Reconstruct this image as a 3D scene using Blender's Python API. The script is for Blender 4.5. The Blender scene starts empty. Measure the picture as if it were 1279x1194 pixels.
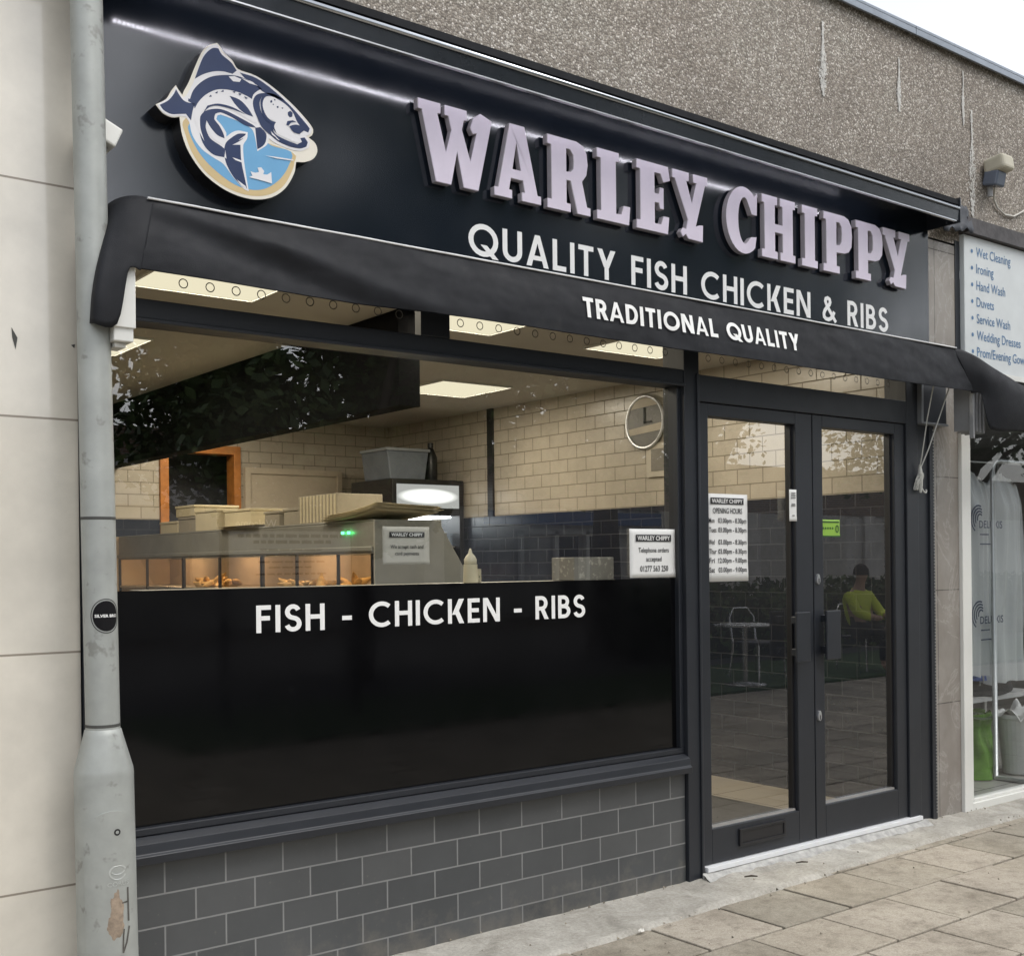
import bpy, bmesh, math, random
from mathutils import Vector, Matrix, noise
from mathutils.geometry import tessellate_polygon
random.seed(7)
R = math.radians
scene = bpy.context.scene
COL = scene.collection

# ------------------------------------------------------------------ camera
F_PX, YAW, ROLL = 1461.0, R(37.7), 0.0108
cam = bpy.data.cameras.new('camera')
cam.sensor_width = 36.0
cam.lens = F_PX / 1279.0 * 36.0
cam.shift_x = 0.0
cam.shift_y = (702.5 - 597.0) / 1279.0
cam.clip_start, cam.clip_end = 0.05, 500.0
camo = bpy.data.objects.new('camera', cam)
COL.objects.link(camo)
camo.location = (0.0, -3.6695, 1.45)
camo.matrix_world = (Matrix.Translation(camo.location) @ Matrix.Rotation(-YAW, 4, 'Z')
                     @ Matrix.Rotation(R(90), 4, 'X') @ Matrix.Rotation(-ROLL, 4, 'Z'))
scene.camera = camo

# ------------------------------------------------------------------ light
SUN_EL, SUN_AZ = R(58), R(150)          # azimuth clockwise from +y
world = bpy.data.worlds.new('World')
scene.world = world
world.use_nodes = True
nt = world.node_tree
for n in list(nt.nodes):
    nt.nodes.remove(n)
wo = nt.nodes.new('ShaderNodeOutputWorld')
bg = nt.nodes.new('ShaderNodeBackground')
sky = nt.nodes.new('ShaderNodeTexSky')
sky.sky_type = 'NISHITA'
sky.sun_disc = False
sky.sun_elevation = SUN_EL
sky.sun_rotation = SUN_AZ
sky.air_density = 1.0
sky.dust_density = 2.0
sky.ozone_density = 1.0
hs = nt.nodes.new('ShaderNodeHueSaturation')      # overcast: the cloud layer takes the blue out
hs.inputs['Saturation'].default_value = 0.22
nt.links.new(sky.outputs[0], hs.inputs['Color'])
nt.links.new(hs.outputs[0], bg.inputs['Color'])
bg.inputs['Strength'].default_value = 0.15
nt.links.new(bg.outputs[0], wo.inputs['Surface'])
sun = bpy.data.lights.new('sun', 'SUN')
sun.energy = 0.5
sun.angle = R(25)
sun.color = (1.0, 0.96, 0.9)
suno = bpy.data.objects.new('sun', sun)
COL.objects.link(suno)
sd = Vector((math.sin(SUN_AZ) * math.cos(SUN_EL), math.cos(SUN_AZ) * math.cos(SUN_EL), math.sin(SUN_EL)))
suno.rotation_euler = (-sd).to_track_quat('-Z', 'Y').to_euler()
suno.location = (0, -10, 20)

scene.view_settings.view_transform = 'Standard'
scene.view_settings.look = 'None'
scene.view_settings.exposure = 1.0
scene.view_settings.gamma = 1.0
scene.render.engine = 'CYCLES'
scene.cycles.use_denoising = True
scene.cycles.max_bounces = 10
scene.cycles.transparent_max_bounces = 24
scene.cycles.sample_clamp_indirect = 6.0

# ------------------------------------------------------------------ materials
MATS = {}

def _new(name):
    m = bpy.data.materials.new(name)
    m.use_nodes = True
    t = m.node_tree
    for n in list(t.nodes):
        t.nodes.remove(n)
    out = t.nodes.new('ShaderNodeOutputMaterial')
    MATS[name] = m
    return m, t, out

def N(t, kind, **kw):
    n = t.nodes.new(kind)
    for k, v in kw.items():
        if k in n.inputs:
            n.inputs[k].default_value = v
        else:
            setattr(n, k, v)
    return n

def ramp(t, fac, stops):
    r = t.nodes.new('ShaderNodeValToRGB')
    e = r.color_ramp.elements
    while len(e) < len(stops):
        e.new(0.5)
    for i, (p, c) in enumerate(stops):
        e[i].position = p
        e[i].color = (c[0], c[1], c[2], 1) if not isinstance(c, (int, float)) else (c, c, c, 1)
    t.links.new(fac, r.inputs[0])
    return r.outputs[0]

def mixc(t, fac, a, b, mode='MIX'):
    m = t.nodes.new('ShaderNodeMix')
    m.data_type = 'RGBA'
    m.blend_type = mode
    for sock, v in ((m.inputs[0], fac), (m.inputs[6], a), (m.inputs[7], b)):
        if hasattr(v, 'links') or hasattr(v, 'is_linked'):
            t.links.new(v, sock)
        elif isinstance(v, (int, float)):
            sock.default_value = v
        else:
            sock.default_value = (v[0], v[1], v[2], 1)
    return m.outputs[2]

def pmat(name, color, rough=0.5, metal=0.0, var=0.12, scale=6.0, bump=0.0, bscale=200.0, emit=None, estr=0.0,
         spec=0.5, coat=0.0, rvar=0.1, island=0.0, speck=None):
    m, t, out = _new(name)
    b = t.nodes.new('ShaderNodeBsdfPrincipled')
    t.links.new(b.outputs[0], out.inputs[0])
    tc = t.nodes.new('ShaderNodeTexCoord')
    nz = N(t, 'ShaderNodeTexNoise', Scale=scale, Detail=6.0, Roughness=0.6)
    t.links.new(tc.outputs['Object'], nz.inputs['Vector'])
    lo = [max(0, c * (1 - var)) for c in color]
    hi = [min(1, c * (1 + var)) for c in color]
    c = ramp(t, nz.outputs['Fac'], ((0.3, lo), (0.7, hi)))
    if island:
        g = t.nodes.new('ShaderNodeNewGeometry')
        k = ramp(t, g.outputs['Random Per Island'], ((0, 1 - island), (1, 1 + island)))
        c = mixc(t, 1.0, c, k, 'MULTIPLY')
    if speck:
        sz, th, sc = speck
        n3 = N(t, 'ShaderNodeTexNoise', Scale=sz, Detail=3.0, Roughness=0.7)
        t.links.new(tc.outputs['Object'], n3.inputs['Vector'])
        c = mixc(t, ramp(t, n3.outputs['Fac'], ((th, 0.0), (th + 0.08, 1.0))), c, sc)
    t.links.new(c, b.inputs['Base Color'])
    n2 = N(t, 'ShaderNodeTexNoise', Scale=scale * 3.1, Detail=4.0)
    t.links.new(tc.outputs['Object'], n2.inputs['Vector'])
    t.links.new(ramp(t, n2.outputs['Fac'], ((0.3, max(0.0, rough - rvar * rough)), (0.7, min(1, rough + rvar * rough)))), b.inputs['Roughness'])
    b.inputs['Metallic'].default_value = metal
    b.inputs['Specular IOR Level'].default_value = spec
    b.inputs['Coat Weight'].default_value = coat
    if bump:
        nb = N(t, 'ShaderNodeTexNoise', Scale=bscale, Detail=4.0)
        t.links.new(tc.outputs['Object'], nb.inputs['Vector'])
        bp = N(t, 'ShaderNodeBump', Strength=bump, Distance=0.004)
        t.links.new(nb.outputs['Fac'], bp.inputs['Height'])
        t.links.new(bp.outputs[0], b.inputs['Normal'])
    if emit:
        b.inputs['Emission Color'].default_value = (*emit, 1)
        b.inputs['Emission Strength'].default_value = estr
    return m

def glass(name, tint=(0.93, 0.95, 0.94), f0=0.08, rough=0.0):
    m, t, out = _new(name)
    tr = N(t, 'ShaderNodeBsdfTransparent', Color=(*tint, 1))
    gl = N(t, 'ShaderNodeBsdfGlossy', Roughness=rough)
    lw = N(t, 'ShaderNodeLayerWeight', Blend=0.5)
    pw = N(t, 'ShaderNodeMath', operation='POWER')
    pw.inputs[1].default_value = 4.0
    t.links.new(lw.outputs['Facing'], pw.inputs[0])
    ma = N(t, 'ShaderNodeMath', operation='MULTIPLY_ADD')
    ma.inputs[1].default_value = 1 - f0
    ma.inputs[2].default_value = f0
    t.links.new(pw.outputs[0], ma.inputs[0])
    mx = t.nodes.new('ShaderNodeMixShader')
    t.links.new(ma.outputs[0], mx.inputs[0])
    t.links.new(tr.outputs[0], mx.inputs[1])
    t.links.new(gl.outputs[0], mx.inputs[2])
    t.links.new(mx.outputs[0], out.inputs[0])
    return m

def emat(name, color, strength):
    m, t, out = _new(name)
    e = N(t, 'ShaderNodeEmission', Color=(*color, 1), Strength=strength)
    t.links.new(e.outputs[0], out.inputs[0])
    return m

def tiles(name, axes, w, h, c1, c2, grout, mortar=0.004, rough=0.3, off=0.5, ox=0.0, oz=0.0, bump=0.3, vein=None, coat=0.0, dirt=0.0):
    """flat tiles; axes = the two object axes that run along and up the wall"""
    m, t, out = _new(name)
    b = t.nodes.new('ShaderNodeBsdfPrincipled')
    t.links.new(b.outputs[0], out.inputs[0])
    tc = t.nodes.new('ShaderNodeTexCoord')
    sp = t.nodes.new('ShaderNodeSeparateXYZ')
    t.links.new(tc.outputs['Object'], sp.inputs[0])
    cb = t.nodes.new('ShaderNodeCombineXYZ')
    for i, (a, o) in enumerate(zip(axes, (ox, oz))):
        ad = N(t, 'ShaderNodeMath', operation='ADD')
        ad.inputs[1].default_value = o
        t.links.new(sp.outputs['XYZ'.index(a)], ad.inputs[0])
        t.links.new(ad.outputs[0], cb.inputs[i])
    br = t.nodes.new('ShaderNodeTexBrick')
    br.offset = off
    br.inputs['Scale'].default_value = 1.0
    br.inputs['Brick Width'].default_value = w
    br.inputs['Row Height'].default_value = h
    br.inputs['Mortar Size'].default_value = mortar
    br.inputs['Mortar Smooth'].default_value = 0.1
    br.inputs['Bias'].default_value = 0.0
    br.inputs['Color1'].default_value = (*c1, 1)
    br.inputs['Color2'].default_value = (*c2, 1)
    br.inputs['Mortar'].default_value = (*grout, 1)
    t.links.new(cb.outputs[0], br.inputs['Vector'])
    nz = N(t, 'ShaderNodeTexNoise', Scale=3.0, Detail=8.0, Roughness=0.65)
    t.links.new(tc.outputs['Object'], nz.inputs['Vector'])
    c = mixc(t, 1.0, br.outputs['Color'], ramp(t, nz.outputs['Fac'], ((0.3, 0.86), (0.7, 1.1))), 'MULTIPLY')
    if vein:
        n2 = N(t, 'ShaderNodeTexNoise', Scale=2.4, Detail=9.0, Roughness=0.7, Distortion=1.6)
        mp = N(t, 'ShaderNodeMapping')
        mp.inputs['Scale'].default_value = (1.3, 1.0, 0.8)
        t.links.new(tc.outputs['Object'], mp.inputs['Vector'])
        t.links.new(mp.outputs[0], n2.inputs['Vector'])
        c = mixc(t, ramp(t, n2.outputs['Fac'], ((0.475, 0.0), (0.5, 0.5), (0.525, 0.0))), c, vein)
        n4 = N(t, 'ShaderNodeTexNoise', Scale=5.0, Detail=6.0, Roughness=0.6)
        t.links.new(mp.outputs[0], n4.inputs['Vector'])
        c = mixc(t, ramp(t, n4.outputs['Fac'], ((0.45, 0.0), (0.8, 0.5))), c, vein)
    if dirt:
        nd = N(t, 'ShaderNodeTexNoise', Scale=11.0, Detail=7.0, Roughness=0.7)
        t.links.new(tc.outputs['Object'], nd.inputs['Vector'])
        mz = N(t, 'ShaderNodeMath', operation='MULTIPLY_ADD')
        mz.inputs[1].default_value = -1.6
        t.links.new(sp.outputs[2], mz.inputs[0]); t.links.new(nd.outputs['Fac'], mz.inputs[2])
        c = mixc(t, ramp(t, mz.outputs[0], ((0.30, 0.0), (0.62, dirt))), c, (0.20, 0.18, 0.15))
        ns_ = N(t, 'ShaderNodeTexNoise', Scale=55.0, Detail=3.0, Roughness=0.6)
        t.links.new(tc.outputs['Object'], ns_.inputs['Vector'])
        c = mixc(t, ramp(t, ns_.outputs['Fac'], ((0.68, 0.0), (0.74, 0.35))), c, (0.16, 0.15, 0.13))
    t.links.new(c, b.inputs['Base Color'])
    t.links.new(ramp(t, br.outputs['Fac'], ((0, rough), (1, 0.8))), b.inputs['Roughness'])
    b.inputs['Coat Weight'].default_value = coat
    b.inputs['Coat Roughness'].default_value = 0.05
    if bump:
        hgt = N(t, 'ShaderNodeMath', operation='MULTIPLY')
        hgt.inputs[1].default_value = -1.0
        t.links.new(br.outputs['Fac'], hgt.inputs[0])
        n3 = N(t, 'ShaderNodeTexNoise', Scale=5.0, Detail=2.0)
        t.links.new(tc.outputs['Object'], n3.inputs['Vector'])
        ad = N(t, 'ShaderNodeMath', operation='MULTIPLY_ADD')
        ad.inputs[1].default_value = 0.5
        t.links.new(n3.outputs['Fac'], ad.inputs[0])
        t.links.new(hgt.outputs[0], ad.inputs[2])
        bp = N(t, 'ShaderNodeBump', Strength=bump, Distance=0.003)
        t.links.new(ad.outputs[0], bp.inputs['Height'])
        t.links.new(bp.outputs[0], b.inputs['Normal'])
    return m

def pebbledash():
    m, t, out = _new('pebbledash')
    b = t.nodes.new('ShaderNodeBsdfPrincipled')
    t.links.new(b.outputs[0], out.inputs[0])
    tc = t.nodes.new('ShaderNodeTexCoord')
    v = N(t, 'ShaderNodeTexVoronoi', Scale=118.0)
    t.links.new(tc.outputs['Object'], v.inputs['Vector'])
    sp = t.nodes.new('ShaderNodeSeparateColor')
    t.links.new(v.outputs['Color'], sp.inputs[0])
    c = ramp(t, sp.outputs[0], ((0.0, (0.16, 0.14, 0.115)), (0.35, (0.275, 0.247, 0.21)), (0.65, (0.36, 0.33, 0.285)), (0.86, (0.48, 0.455, 0.41)), (0.96, (0.70, 0.67, 0.63))))
    c = mixc(t, ramp(t, v.outputs['Distance'], ((0.35, 0.0), (0.75, 0.7))), c, (0.125, 0.112, 0.10))
    nz = N(t, 'ShaderNodeTexNoise', Scale=1.3, Detail=7.0, Roughness=0.62)
    t.links.new(tc.outputs['Object'], nz.inputs['Vector'])
    c = mixc(t, 1.0, c, ramp(t, nz.outputs['Fac'], ((0.28, (0.74, 0.70, 0.67)), (0.5, (1.03, 0.99, 0.95)), (0.72, (1.14, 1.15, 1.12)))), 'MULTIPLY')
    t.links.new(c, b.inputs['Base Color'])
    b.inputs['Roughness'].default_value = 0.75
    iv = N(t, 'ShaderNodeMath', operation='MULTIPLY')
    iv.inputs[1].default_value = -1.0
    t.links.new(v.outputs['Distance'], iv.inputs[0])
    bp = N(t, 'ShaderNodeBump', Strength=0.7, Distance=0.004)
    t.links.new(iv.outputs[0], bp.inputs['Height'])
    t.links.new(bp.outputs[0], b.inputs['Normal'])
    return m

def slabmat():
    m, t, out = _new('paving')
    b = t.nodes.new('ShaderNodeBsdfPrincipled')
    t.links.new(b.outputs[0], out.inputs[0])
    tc = t.nodes.new('ShaderNodeTexCoord')
    g = t.nodes.new('ShaderNodeNewGeometry')
    n1 = N(t, 'ShaderNodeTexNoise', Scale=2.6, Detail=8.0, Roughness=0.7)
    n2 = N(t, 'ShaderNodeTexNoise', Scale=160.0, Detail=3.0, Roughness=0.7)
    n3 = N(t, 'ShaderNodeTexNoise', Scale=14.0, Detail=6.0, Roughness=0.75)
    for n in (n1, n2, n3):
        t.links.new(tc.outputs['Object'], n.inputs['Vector'])
    c = ramp(t, n1.outputs['Fac'], ((0.3, (0.235, 0.210, 0.165)), (0.5, (0.36, 0.325, 0.265)), (0.75, (0.44, 0.405, 0.335))))
    c = mixc(t, 1.0, c, ramp(t, g.outputs['Random Per Island'], ((0, (0.80, 0.80, 0.78)), (0.5, (1.0, 0.98, 0.95)), (1, (1.12, 1.1, 1.1)))), 'MULTIPLY')
    c = mixc(t, 1.0, c, ramp(t, n2.outputs['Fac'], ((0.3, 0.72), (0.7, 1.2))), 'MULTIPLY')
    c = mixc(t, ramp(t, n3.outputs['Fac'], ((0.56, 0.0), (0.75, 0.5))), c, (0.46, 0.42, 0.36))
    n5 = N(t, 'ShaderNodeTexNoise', Scale=38.0, Detail=5.0, Roughness=0.7)
    t.links.new(tc.outputs['Object'], n5.inputs['Vector'])
    c = mixc(t, ramp(t, n5.outputs['Fac'], ((0.60, 0.0), (0.70, 0.55))), c, (0.13, 0.115, 0.09))
    c = mixc(t, ramp(t, n3.outputs['Fac'], ((0.30, 0.7), (0.50, 0.0))), c, (0.15, 0.125, 0.095))
    t.links.new(c, b.inputs['Base Color'])
    b.inputs['Roughness'].default_value = 0.8
    bp = N(t, 'ShaderNodeBump', Strength=0.5, Distance=0.003)
    t.links.new(n2.outputs['Fac'], bp.inputs['Height'])
    t.links.new(bp.outputs[0], b.inputs['Normal'])
    return m

def concmat():
    m, t, out = _new('concrete')
    b = t.nodes.new('ShaderNodeBsdfPrincipled')
    t.links.new(b.outputs[0], out.inputs[0])
    tc = t.nodes.new('ShaderNodeTexCoord')
    n1 = N(t, 'ShaderNodeTexNoise', Scale=4.5, Detail=9.0, Roughness=0.7, Distortion=0.6)
    n2 = N(t, 'ShaderNodeTexNoise', Scale=70.0, Detail=6.0, Roughness=0.75)
    for n in (n1, n2):
        t.links.new(tc.outputs['Object'], n.inputs['Vector'])
    c = ramp(t, n1.outputs['Fac'], ((0.28, (0.24, 0.225, 0.19)), (0.48, (0.38, 0.36, 0.315)), (0.62, (0.47, 0.45, 0.40)), (0.72, (0.62, 0.61, 0.57))))
    c = mixc(t, 1.0, c, ramp(t, n2.outputs['Fac'], ((0.3, 0.72), (0.7, 1.15))), 'MULTIPLY')
    t.links.new(c, b.inputs['Base Color'])
    b.inputs['Roughness'].default_value = 0.8
    bp = N(t, 'ShaderNodeBump', Strength=0.6, Distance=0.006)
    t.links.new(n2.outputs['Fac'], bp.inputs['Height'])
    t.links.new(bp.outputs[0], b.inputs['Normal'])
    return m

FRAME = pmat('anthracite_paint', (0.0175, 0.020, 0.0255), 0.42, var=0.12, scale=3, bump=0.04, bscale=60)
SIGN = pmat('gloss_black_panel', (0.010, 0.014, 0.021), 0.15, var=0.1, scale=1.2, rvar=0.25, spec=1.0)
TROUGH = pmat('black_metal', (0.02, 0.024, 0.03), 0.2, metal=0.0, var=0.15, spec=0.7)
ALU = pmat('aluminium', (0.62, 0.63, 0.65), 0.32, metal=0.85, var=0.06)
VINYL = pmat('black_vinyl', (0.0025, 0.0025, 0.003), 0.07, var=0.3, scale=2.0, rvar=0.5, spec=0.38, speck=(16.0, 0.70, (0.007, 0.007, 0.007)))
WHITE = pmat('white_vinyl', (0.82, 0.82, 0.80), 0.4, var=0.03)
LILAC = pmat('lilac_acrylic', (0.66, 0.60, 0.70), 0.35, var=0.05, scale=9)
LILAC_SHADE = pmat('letter_side_shade', (0.40, 0.37, 0.40), 0.45, var=0.1)  # greyer copy of the lilac, shade of the letter sides put into colour
FABRIC = pmat('awning_fabric', (0.0095, 0.0105, 0.0135), 0.66, spec=0.3, var=0.22, scale=5.0, bump=0.25, bscale=420, speck=(7.0, 0.63, (0.016, 0.017, 0.019)))
KICK = tiles('kick_tiles', 'XZ', 0.208, 0.1035, (0.064, 0.068, 0.071), (0.086, 0.089, 0.091), (0.21, 0.21, 0.205), 0.003, 0.30, ox=0.02, oz=0.012, bump=0.35, dirt=0.5)
CREAM = tiles('cream_tiles', 'XZ', 2.4, 0.71, (0.66, 0.62, 0.54), (0.64, 0.605, 0.53), (0.26, 0.225, 0.18), 0.0035, 0.16, off=0.0, ox=1.24, oz=0.229, bump=0.12, coat=0.6)
STONE = tiles('pillar_stone', 'XZ', 0.8, 0.626, (0.26, 0.235, 0.205), (0.24, 0.215, 0.19), (0.10, 0.09, 0.08), 0.003, 0.42, off=0.0, ox=-5.6, oz=-0.02, bump=0.12, vein=(0.42, 0.40, 0.37))
PEB = pebbledash()
SLAB = slabmat()
CONC = concmat()
SAND = pmat('joint_dirt', (0.075, 0.062, 0.045), 0.9, var=0.35, scale=30)
LEAD = pmat('coping_metal', (0.25, 0.28, 0.32), 0.4, metal=0.4, var=0.12)
LIME = pmat('lime_stain', (0.64, 0.625, 0.59), 0.85, var=0.25, scale=60, bump=0.3, bscale=150)
GALV = pmat('galvanised_grey', (0.36, 0.375, 0.355), 0.5, metal=0.25, var=0.12, scale=9, bump=0.05, bscale=40, speck=(13.0, 0.60, (0.255, 0.26, 0.24)))
SEAMD = pmat('dark_seam', (0.06, 0.06, 0.055), 0.7)
BLACKP = pmat('black_plastic', (0.012, 0.012, 0.014), 0.4)
PVC = pmat('white_upvc', (0.70, 0.70, 0.66), 0.35, var=0.06, scale=3)
PAPER = pmat('paper', (0.72, 0.72, 0.70), 0.7, var=0.04)
INK = pmat('ink', (0.02, 0.02, 0.022), 0.6)
BEIGE_R = tiles('beige_tiles_side', 'YZ', 0.206, 0.0965, (0.43, 0.385, 0.315), (0.46, 0.41, 0.335), (0.21, 0.18, 0.135), 0.004, 0.25, ox=0.03, oz=0.005, bump=0.2)
BEIGE_B = tiles('beige_tiles_back', 'XZ', 0.206, 0.0965, (0.45, 0.40, 0.325), (0.48, 0.425, 0.345), (0.23, 0.195, 0.145), 0.004, 0.25, ox=0.05, oz=0.005, bump=0.2)
DARK_R = tiles('dark_tiles_side', 'YZ', 0.206, 0.0985, (0.008, 0.012, 0.022), (0.010, 0.014, 0.026), (0.022, 0.024, 0.032), 0.003, 0.25, ox=0.09, oz=0.03, bump=0.2)
DARK_B = tiles('dark_tiles_back', 'XZ', 0.206, 0.0985, (0.008, 0.012, 0.022), (0.010, 0.014, 0.026), (0.022, 0.024, 0.032), 0.003, 0.25, ox=0.09, oz=0.03, bump=0.2)
CEIL = pmat('ceiling_board', (0.46, 0.43, 0.385), 0.8, var=0.05, scale=1.2)
SOFF = pmat('bulkhead_black', (0.006, 0.006, 0.007), 0.9, spec=0.08)
FLOORT = tiles('floor_tiles', 'XY', 0.45, 0.45, (0.36, 0.31, 0.24), (0.33, 0.285, 0.22), (0.14, 0.12, 0.09), 0.004, 0.3, off=0.0, bump=0.15)
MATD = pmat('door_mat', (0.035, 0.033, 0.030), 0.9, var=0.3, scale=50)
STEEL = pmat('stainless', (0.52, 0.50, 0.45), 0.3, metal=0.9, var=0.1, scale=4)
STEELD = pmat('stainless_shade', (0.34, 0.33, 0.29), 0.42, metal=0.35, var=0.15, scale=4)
ORANGE = pmat('orange_wood', (0.46, 0.17, 0.035), 0.45, var=0.25, scale=12)
DOORW = pmat('pale_door', (0.52, 0.44, 0.34), 0.5, var=0.05)
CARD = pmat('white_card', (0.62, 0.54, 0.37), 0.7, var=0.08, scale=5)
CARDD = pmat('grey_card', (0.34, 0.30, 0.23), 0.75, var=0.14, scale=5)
PANEL = emat('ceiling_light_diffuser', (1.0, 0.90, 0.66), 0.54)
LEDM = emat('led_dots', (0.92, 0.90, 1.0), 60.0)
GLASS = glass('window_glass', f0=0.15)
GLASSI = glass('inner_glass', (0.94, 0.95, 0.94), 0.06)
GLASSN = glass('neighbour_glass', (0.90, 0.92, 0.92), 0.05)

# ------------------------------------------------------------------ builders
class MB:
    def __init__(s):
        s.v, s.f, s.mi = [], [], []
        s.cur = 0
    def face(s, idx):
        s.f.append(tuple(idx)); s.mi.append(s.cur)
    def quad(s, a, b, c, d):
        n = len(s.v); s.v += [a, b, c, d]; s.face((n, n + 1, n + 2, n + 3)); return s
    def box(s, x0, x1, y0, y1, z0, z1):
        n = len(s.v)
        s.v += [(x0, y0, z0), (x1, y0, z0), (x1, y1, z0), (x0, y1, z0), (x0, y0, z1), (x1, y0, z1), (x1, y1, z1), (x0, y1, z1)]
        for q in ((0, 3, 2, 1), (4, 5, 6, 7), (0, 1, 5, 4), (1, 2, 6, 5), (2, 3, 7, 6), (3, 0, 4, 7)):
            s.face([n + i for i in q])
        return s
    def tube(s, pts, rad, n=10, caps=True):
        pts = [Vector(p) for p in pts]
        rs = rad if isinstance(rad, (list, tuple)) else [rad] * len(pts)
        base = len(s.v)
        up = Vector((0.13, 0.31, 0.94)).normalized()
        for i, p in enumerate(pts):
            d = (pts[min(i + 1, len(pts) - 1)] - pts[max(i - 1, 0)]).normalized()
            a = d.cross(up)
            if a.length < 0.1:
                a = d.cross(Vector((1, 0, 0)))
            a.normalize(); b = d.cross(a)
            for k in range(n):
                an = 2 * math.pi * k / n
                s.v.append(tuple(p + (a * math.cos(an) + b * math.sin(an)) * rs[i]))
        for i in range(len(pts) - 1):
            for k in range(n):
                k2 = (k + 1) % n
                s.face((base + i * n + k, base + i * n + k2, base + (i + 1) * n + k2, base + (i + 1) * n + k))
        if caps:
            s.face([base + k for k in range(n)])
            s.face([base + (len(pts) - 1) * n + k for k in reversed(range(n))])
        return s
    def lathe(s, prof, c, n=32, sx=1.0, sy=1.0, caps=True):
        base = len(s.v)
        for r, z in prof:
            for k in range(n):
                an = 2 * math.pi * k / n
                s.v.append((c[0] + r * sx * math.cos(an), c[1] + r * sy * math.sin(an), c[2] + z))
        for i in range(len(prof) - 1):
            for k in range(n):
                k2 = (k + 1) % n
                s.face((base + i * n + k, base + i * n + k2, base + (i + 1) * n + k2, base + (i + 1) * n + k))
        if caps:
            s.face([base + k for k in reversed(range(n))])
            s.face([base + (len(prof) - 1) * n + k for k in range(n)])
        return s
    def poly(s, outer, y, depth=0.0, holes=(), side=None):
        """outline in the (x, z) plane facing -y, extruded towards +y by depth"""
        loops = [list(outer)] + [list(h) for h in holes]
        flat = [p for l in loops for p in l]
        tri = tessellate_polygon([[Vector((p[0], p[1], 0)) for p in l] for l in loops])
        n = len(s.v)
        s.v += [(p[0], y, p[1]) for p in flat]
        for a, b, c in tri:
            pa, pb, pc = flat[a], flat[b], flat[c]
            cr = (pb[0] - pa[0]) * (pc[1] - pa[1]) - (pb[1] - pa[1]) * (pc[0] - pa[0])
            s.face((n + a, n + b, n + c) if cr > 0 else (n + a, n + c, n + b))
        if depth:
            keep = s.cur
            if side is not None:
                s.cur = side
            m = len(s.v)
            s.v += [(p[0], y + depth, p[1]) for p in flat]
            st = 0
            for li, l in enumerate(loops):
                k = len(l)
                ar = sum(l[i][0] * l[(i + 1) % k][1] - l[(i + 1) % k][0] * l[i][1] for i in range(k))
                ccw = (ar > 0) == (li == 0)
                for i in range(k):
                    i2 = (i + 1) % k
                    q = (n + st + i, m + st + i, m + st + i2, n + st + i2)
                    s.face(q if ccw else q[::-1])
                st += k
            s.cur = keep
        return s
    def grid(s, fn, nu, nv):
        base = len(s.v)
        for j in range(nv + 1):
            for i in range(nu + 1):
                s.v.append(tuple(fn(i / nu, j / nv)))
        for j in range(nv):
            for i in range(nu):
                a = base + j * (nu + 1) + i
                s.face((a, a + 1, a + nu + 2, a + nu + 1))
        return s
    def build(s, name, mat, parent=None, bevel=0.0, smooth=False, solid=0.0, segs=2):
        off = Vector((0, 0, 0)); p = parent
        while p is not None:
            off += p.location; p = p.parent
        me = bpy.data.meshes.new(name)
        me.from_pydata([tuple(Vector(v) - off) for v in s.v], [], s.f)
        for m in (mat if isinstance(mat, (list, tuple)) else [mat]):
            me.materials.append(m)
        if any(s.mi):
            me.polygons.foreach_set('material_index', s.mi)
        if smooth:
            me.polygons.foreach_set('use_smooth', [True] * len(me.polygons))
        me.update()
        o = bpy.data.objects.new(name, me)
        COL.objects.link(o)
        if parent is not None:
            o.parent = parent
        if solid:
            md = o.modifiers.new('solid', 'SOLIDIFY'); md.thickness = solid; md.offset = 0
        if bevel:
            md = o.modifiers.new('bevel', 'BEVEL'); md.width = bevel; md.segments = segs; md.limit_method = 'ANGLE'; md.angle_limit = R(40)
        return o

def box(*a):
    return MB().box(*a)

def tag(o, label=None, cat=None, group=None, kind=None):
    if label: o['label'] = label
    if cat: o['category'] = cat
    if group: o['group'] = group
    if kind: o['kind'] = kind
    return o

def thing(name, label, cat, loc=(0, 0, 0), group=None):
    o = bpy.data.objects.new(name, None)
    o.empty_display_size = 0.1
    COL.objects.link(o)
    o.location = loc
    return tag(o, label, cat, group)

def dup(root, loc, label):
    r = root.copy(); COL.objects.link(r); r.location = loc; r['label'] = label
    for ch in root.children:
        c = ch.copy(); COL.objects.link(c); c.parent = r
        for g in ch.children:
            d = g.copy(); COL.objects.link(d); d.parent = c
    return r

# ------------------------------------------------------------------ lettering
def text_polys(txt, bold=0.0):
    cu = bpy.data.curves.new('t', 'FONT')
    cu.body = txt
    cu.offset = bold
    cu.resolution_u = 3
    o = bpy.data.objects.new('t', cu)
    COL.objects.link(o)
    dg = bpy.context.evaluated_depsgraph_get()
    me = bpy.data.meshes.new_from_object(o.evaluated_get(dg))
    vs = [(v.co.x, v.co.y) for v in me.vertices]
    fs = [tuple(p.vertices) for p in me.polygons]
    bpy.data.objects.remove(o); bpy.data.curves.remove(cu); bpy.data.meshes.remove(me)
    return vs, fs

CAPH = max(v[1] for v in text_polys('H')[0])

def add_text(mb, txt, x0, x1, zb, cap, y, bold=0.0, align=None):
    """flat lettering in the facade plane: fitted to x0..x1, baseline zb, capital height cap"""
    vs, fs = text_polys(txt, bold)
    a, b = min(v[0] for v in vs), max(v[0] for v in vs)
    k = cap / CAPH
    if align is not None:
        sx = k * align
    else:
        sx = (x1 - x0) / (b - a)
    n = len(mb.v)
    mb.v += [(x0 + (v[0] - a) * sx, y, zb + v[1] * k) for v in vs]
    for f in fs:
        mb.face([n + i for i in f])

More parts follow.
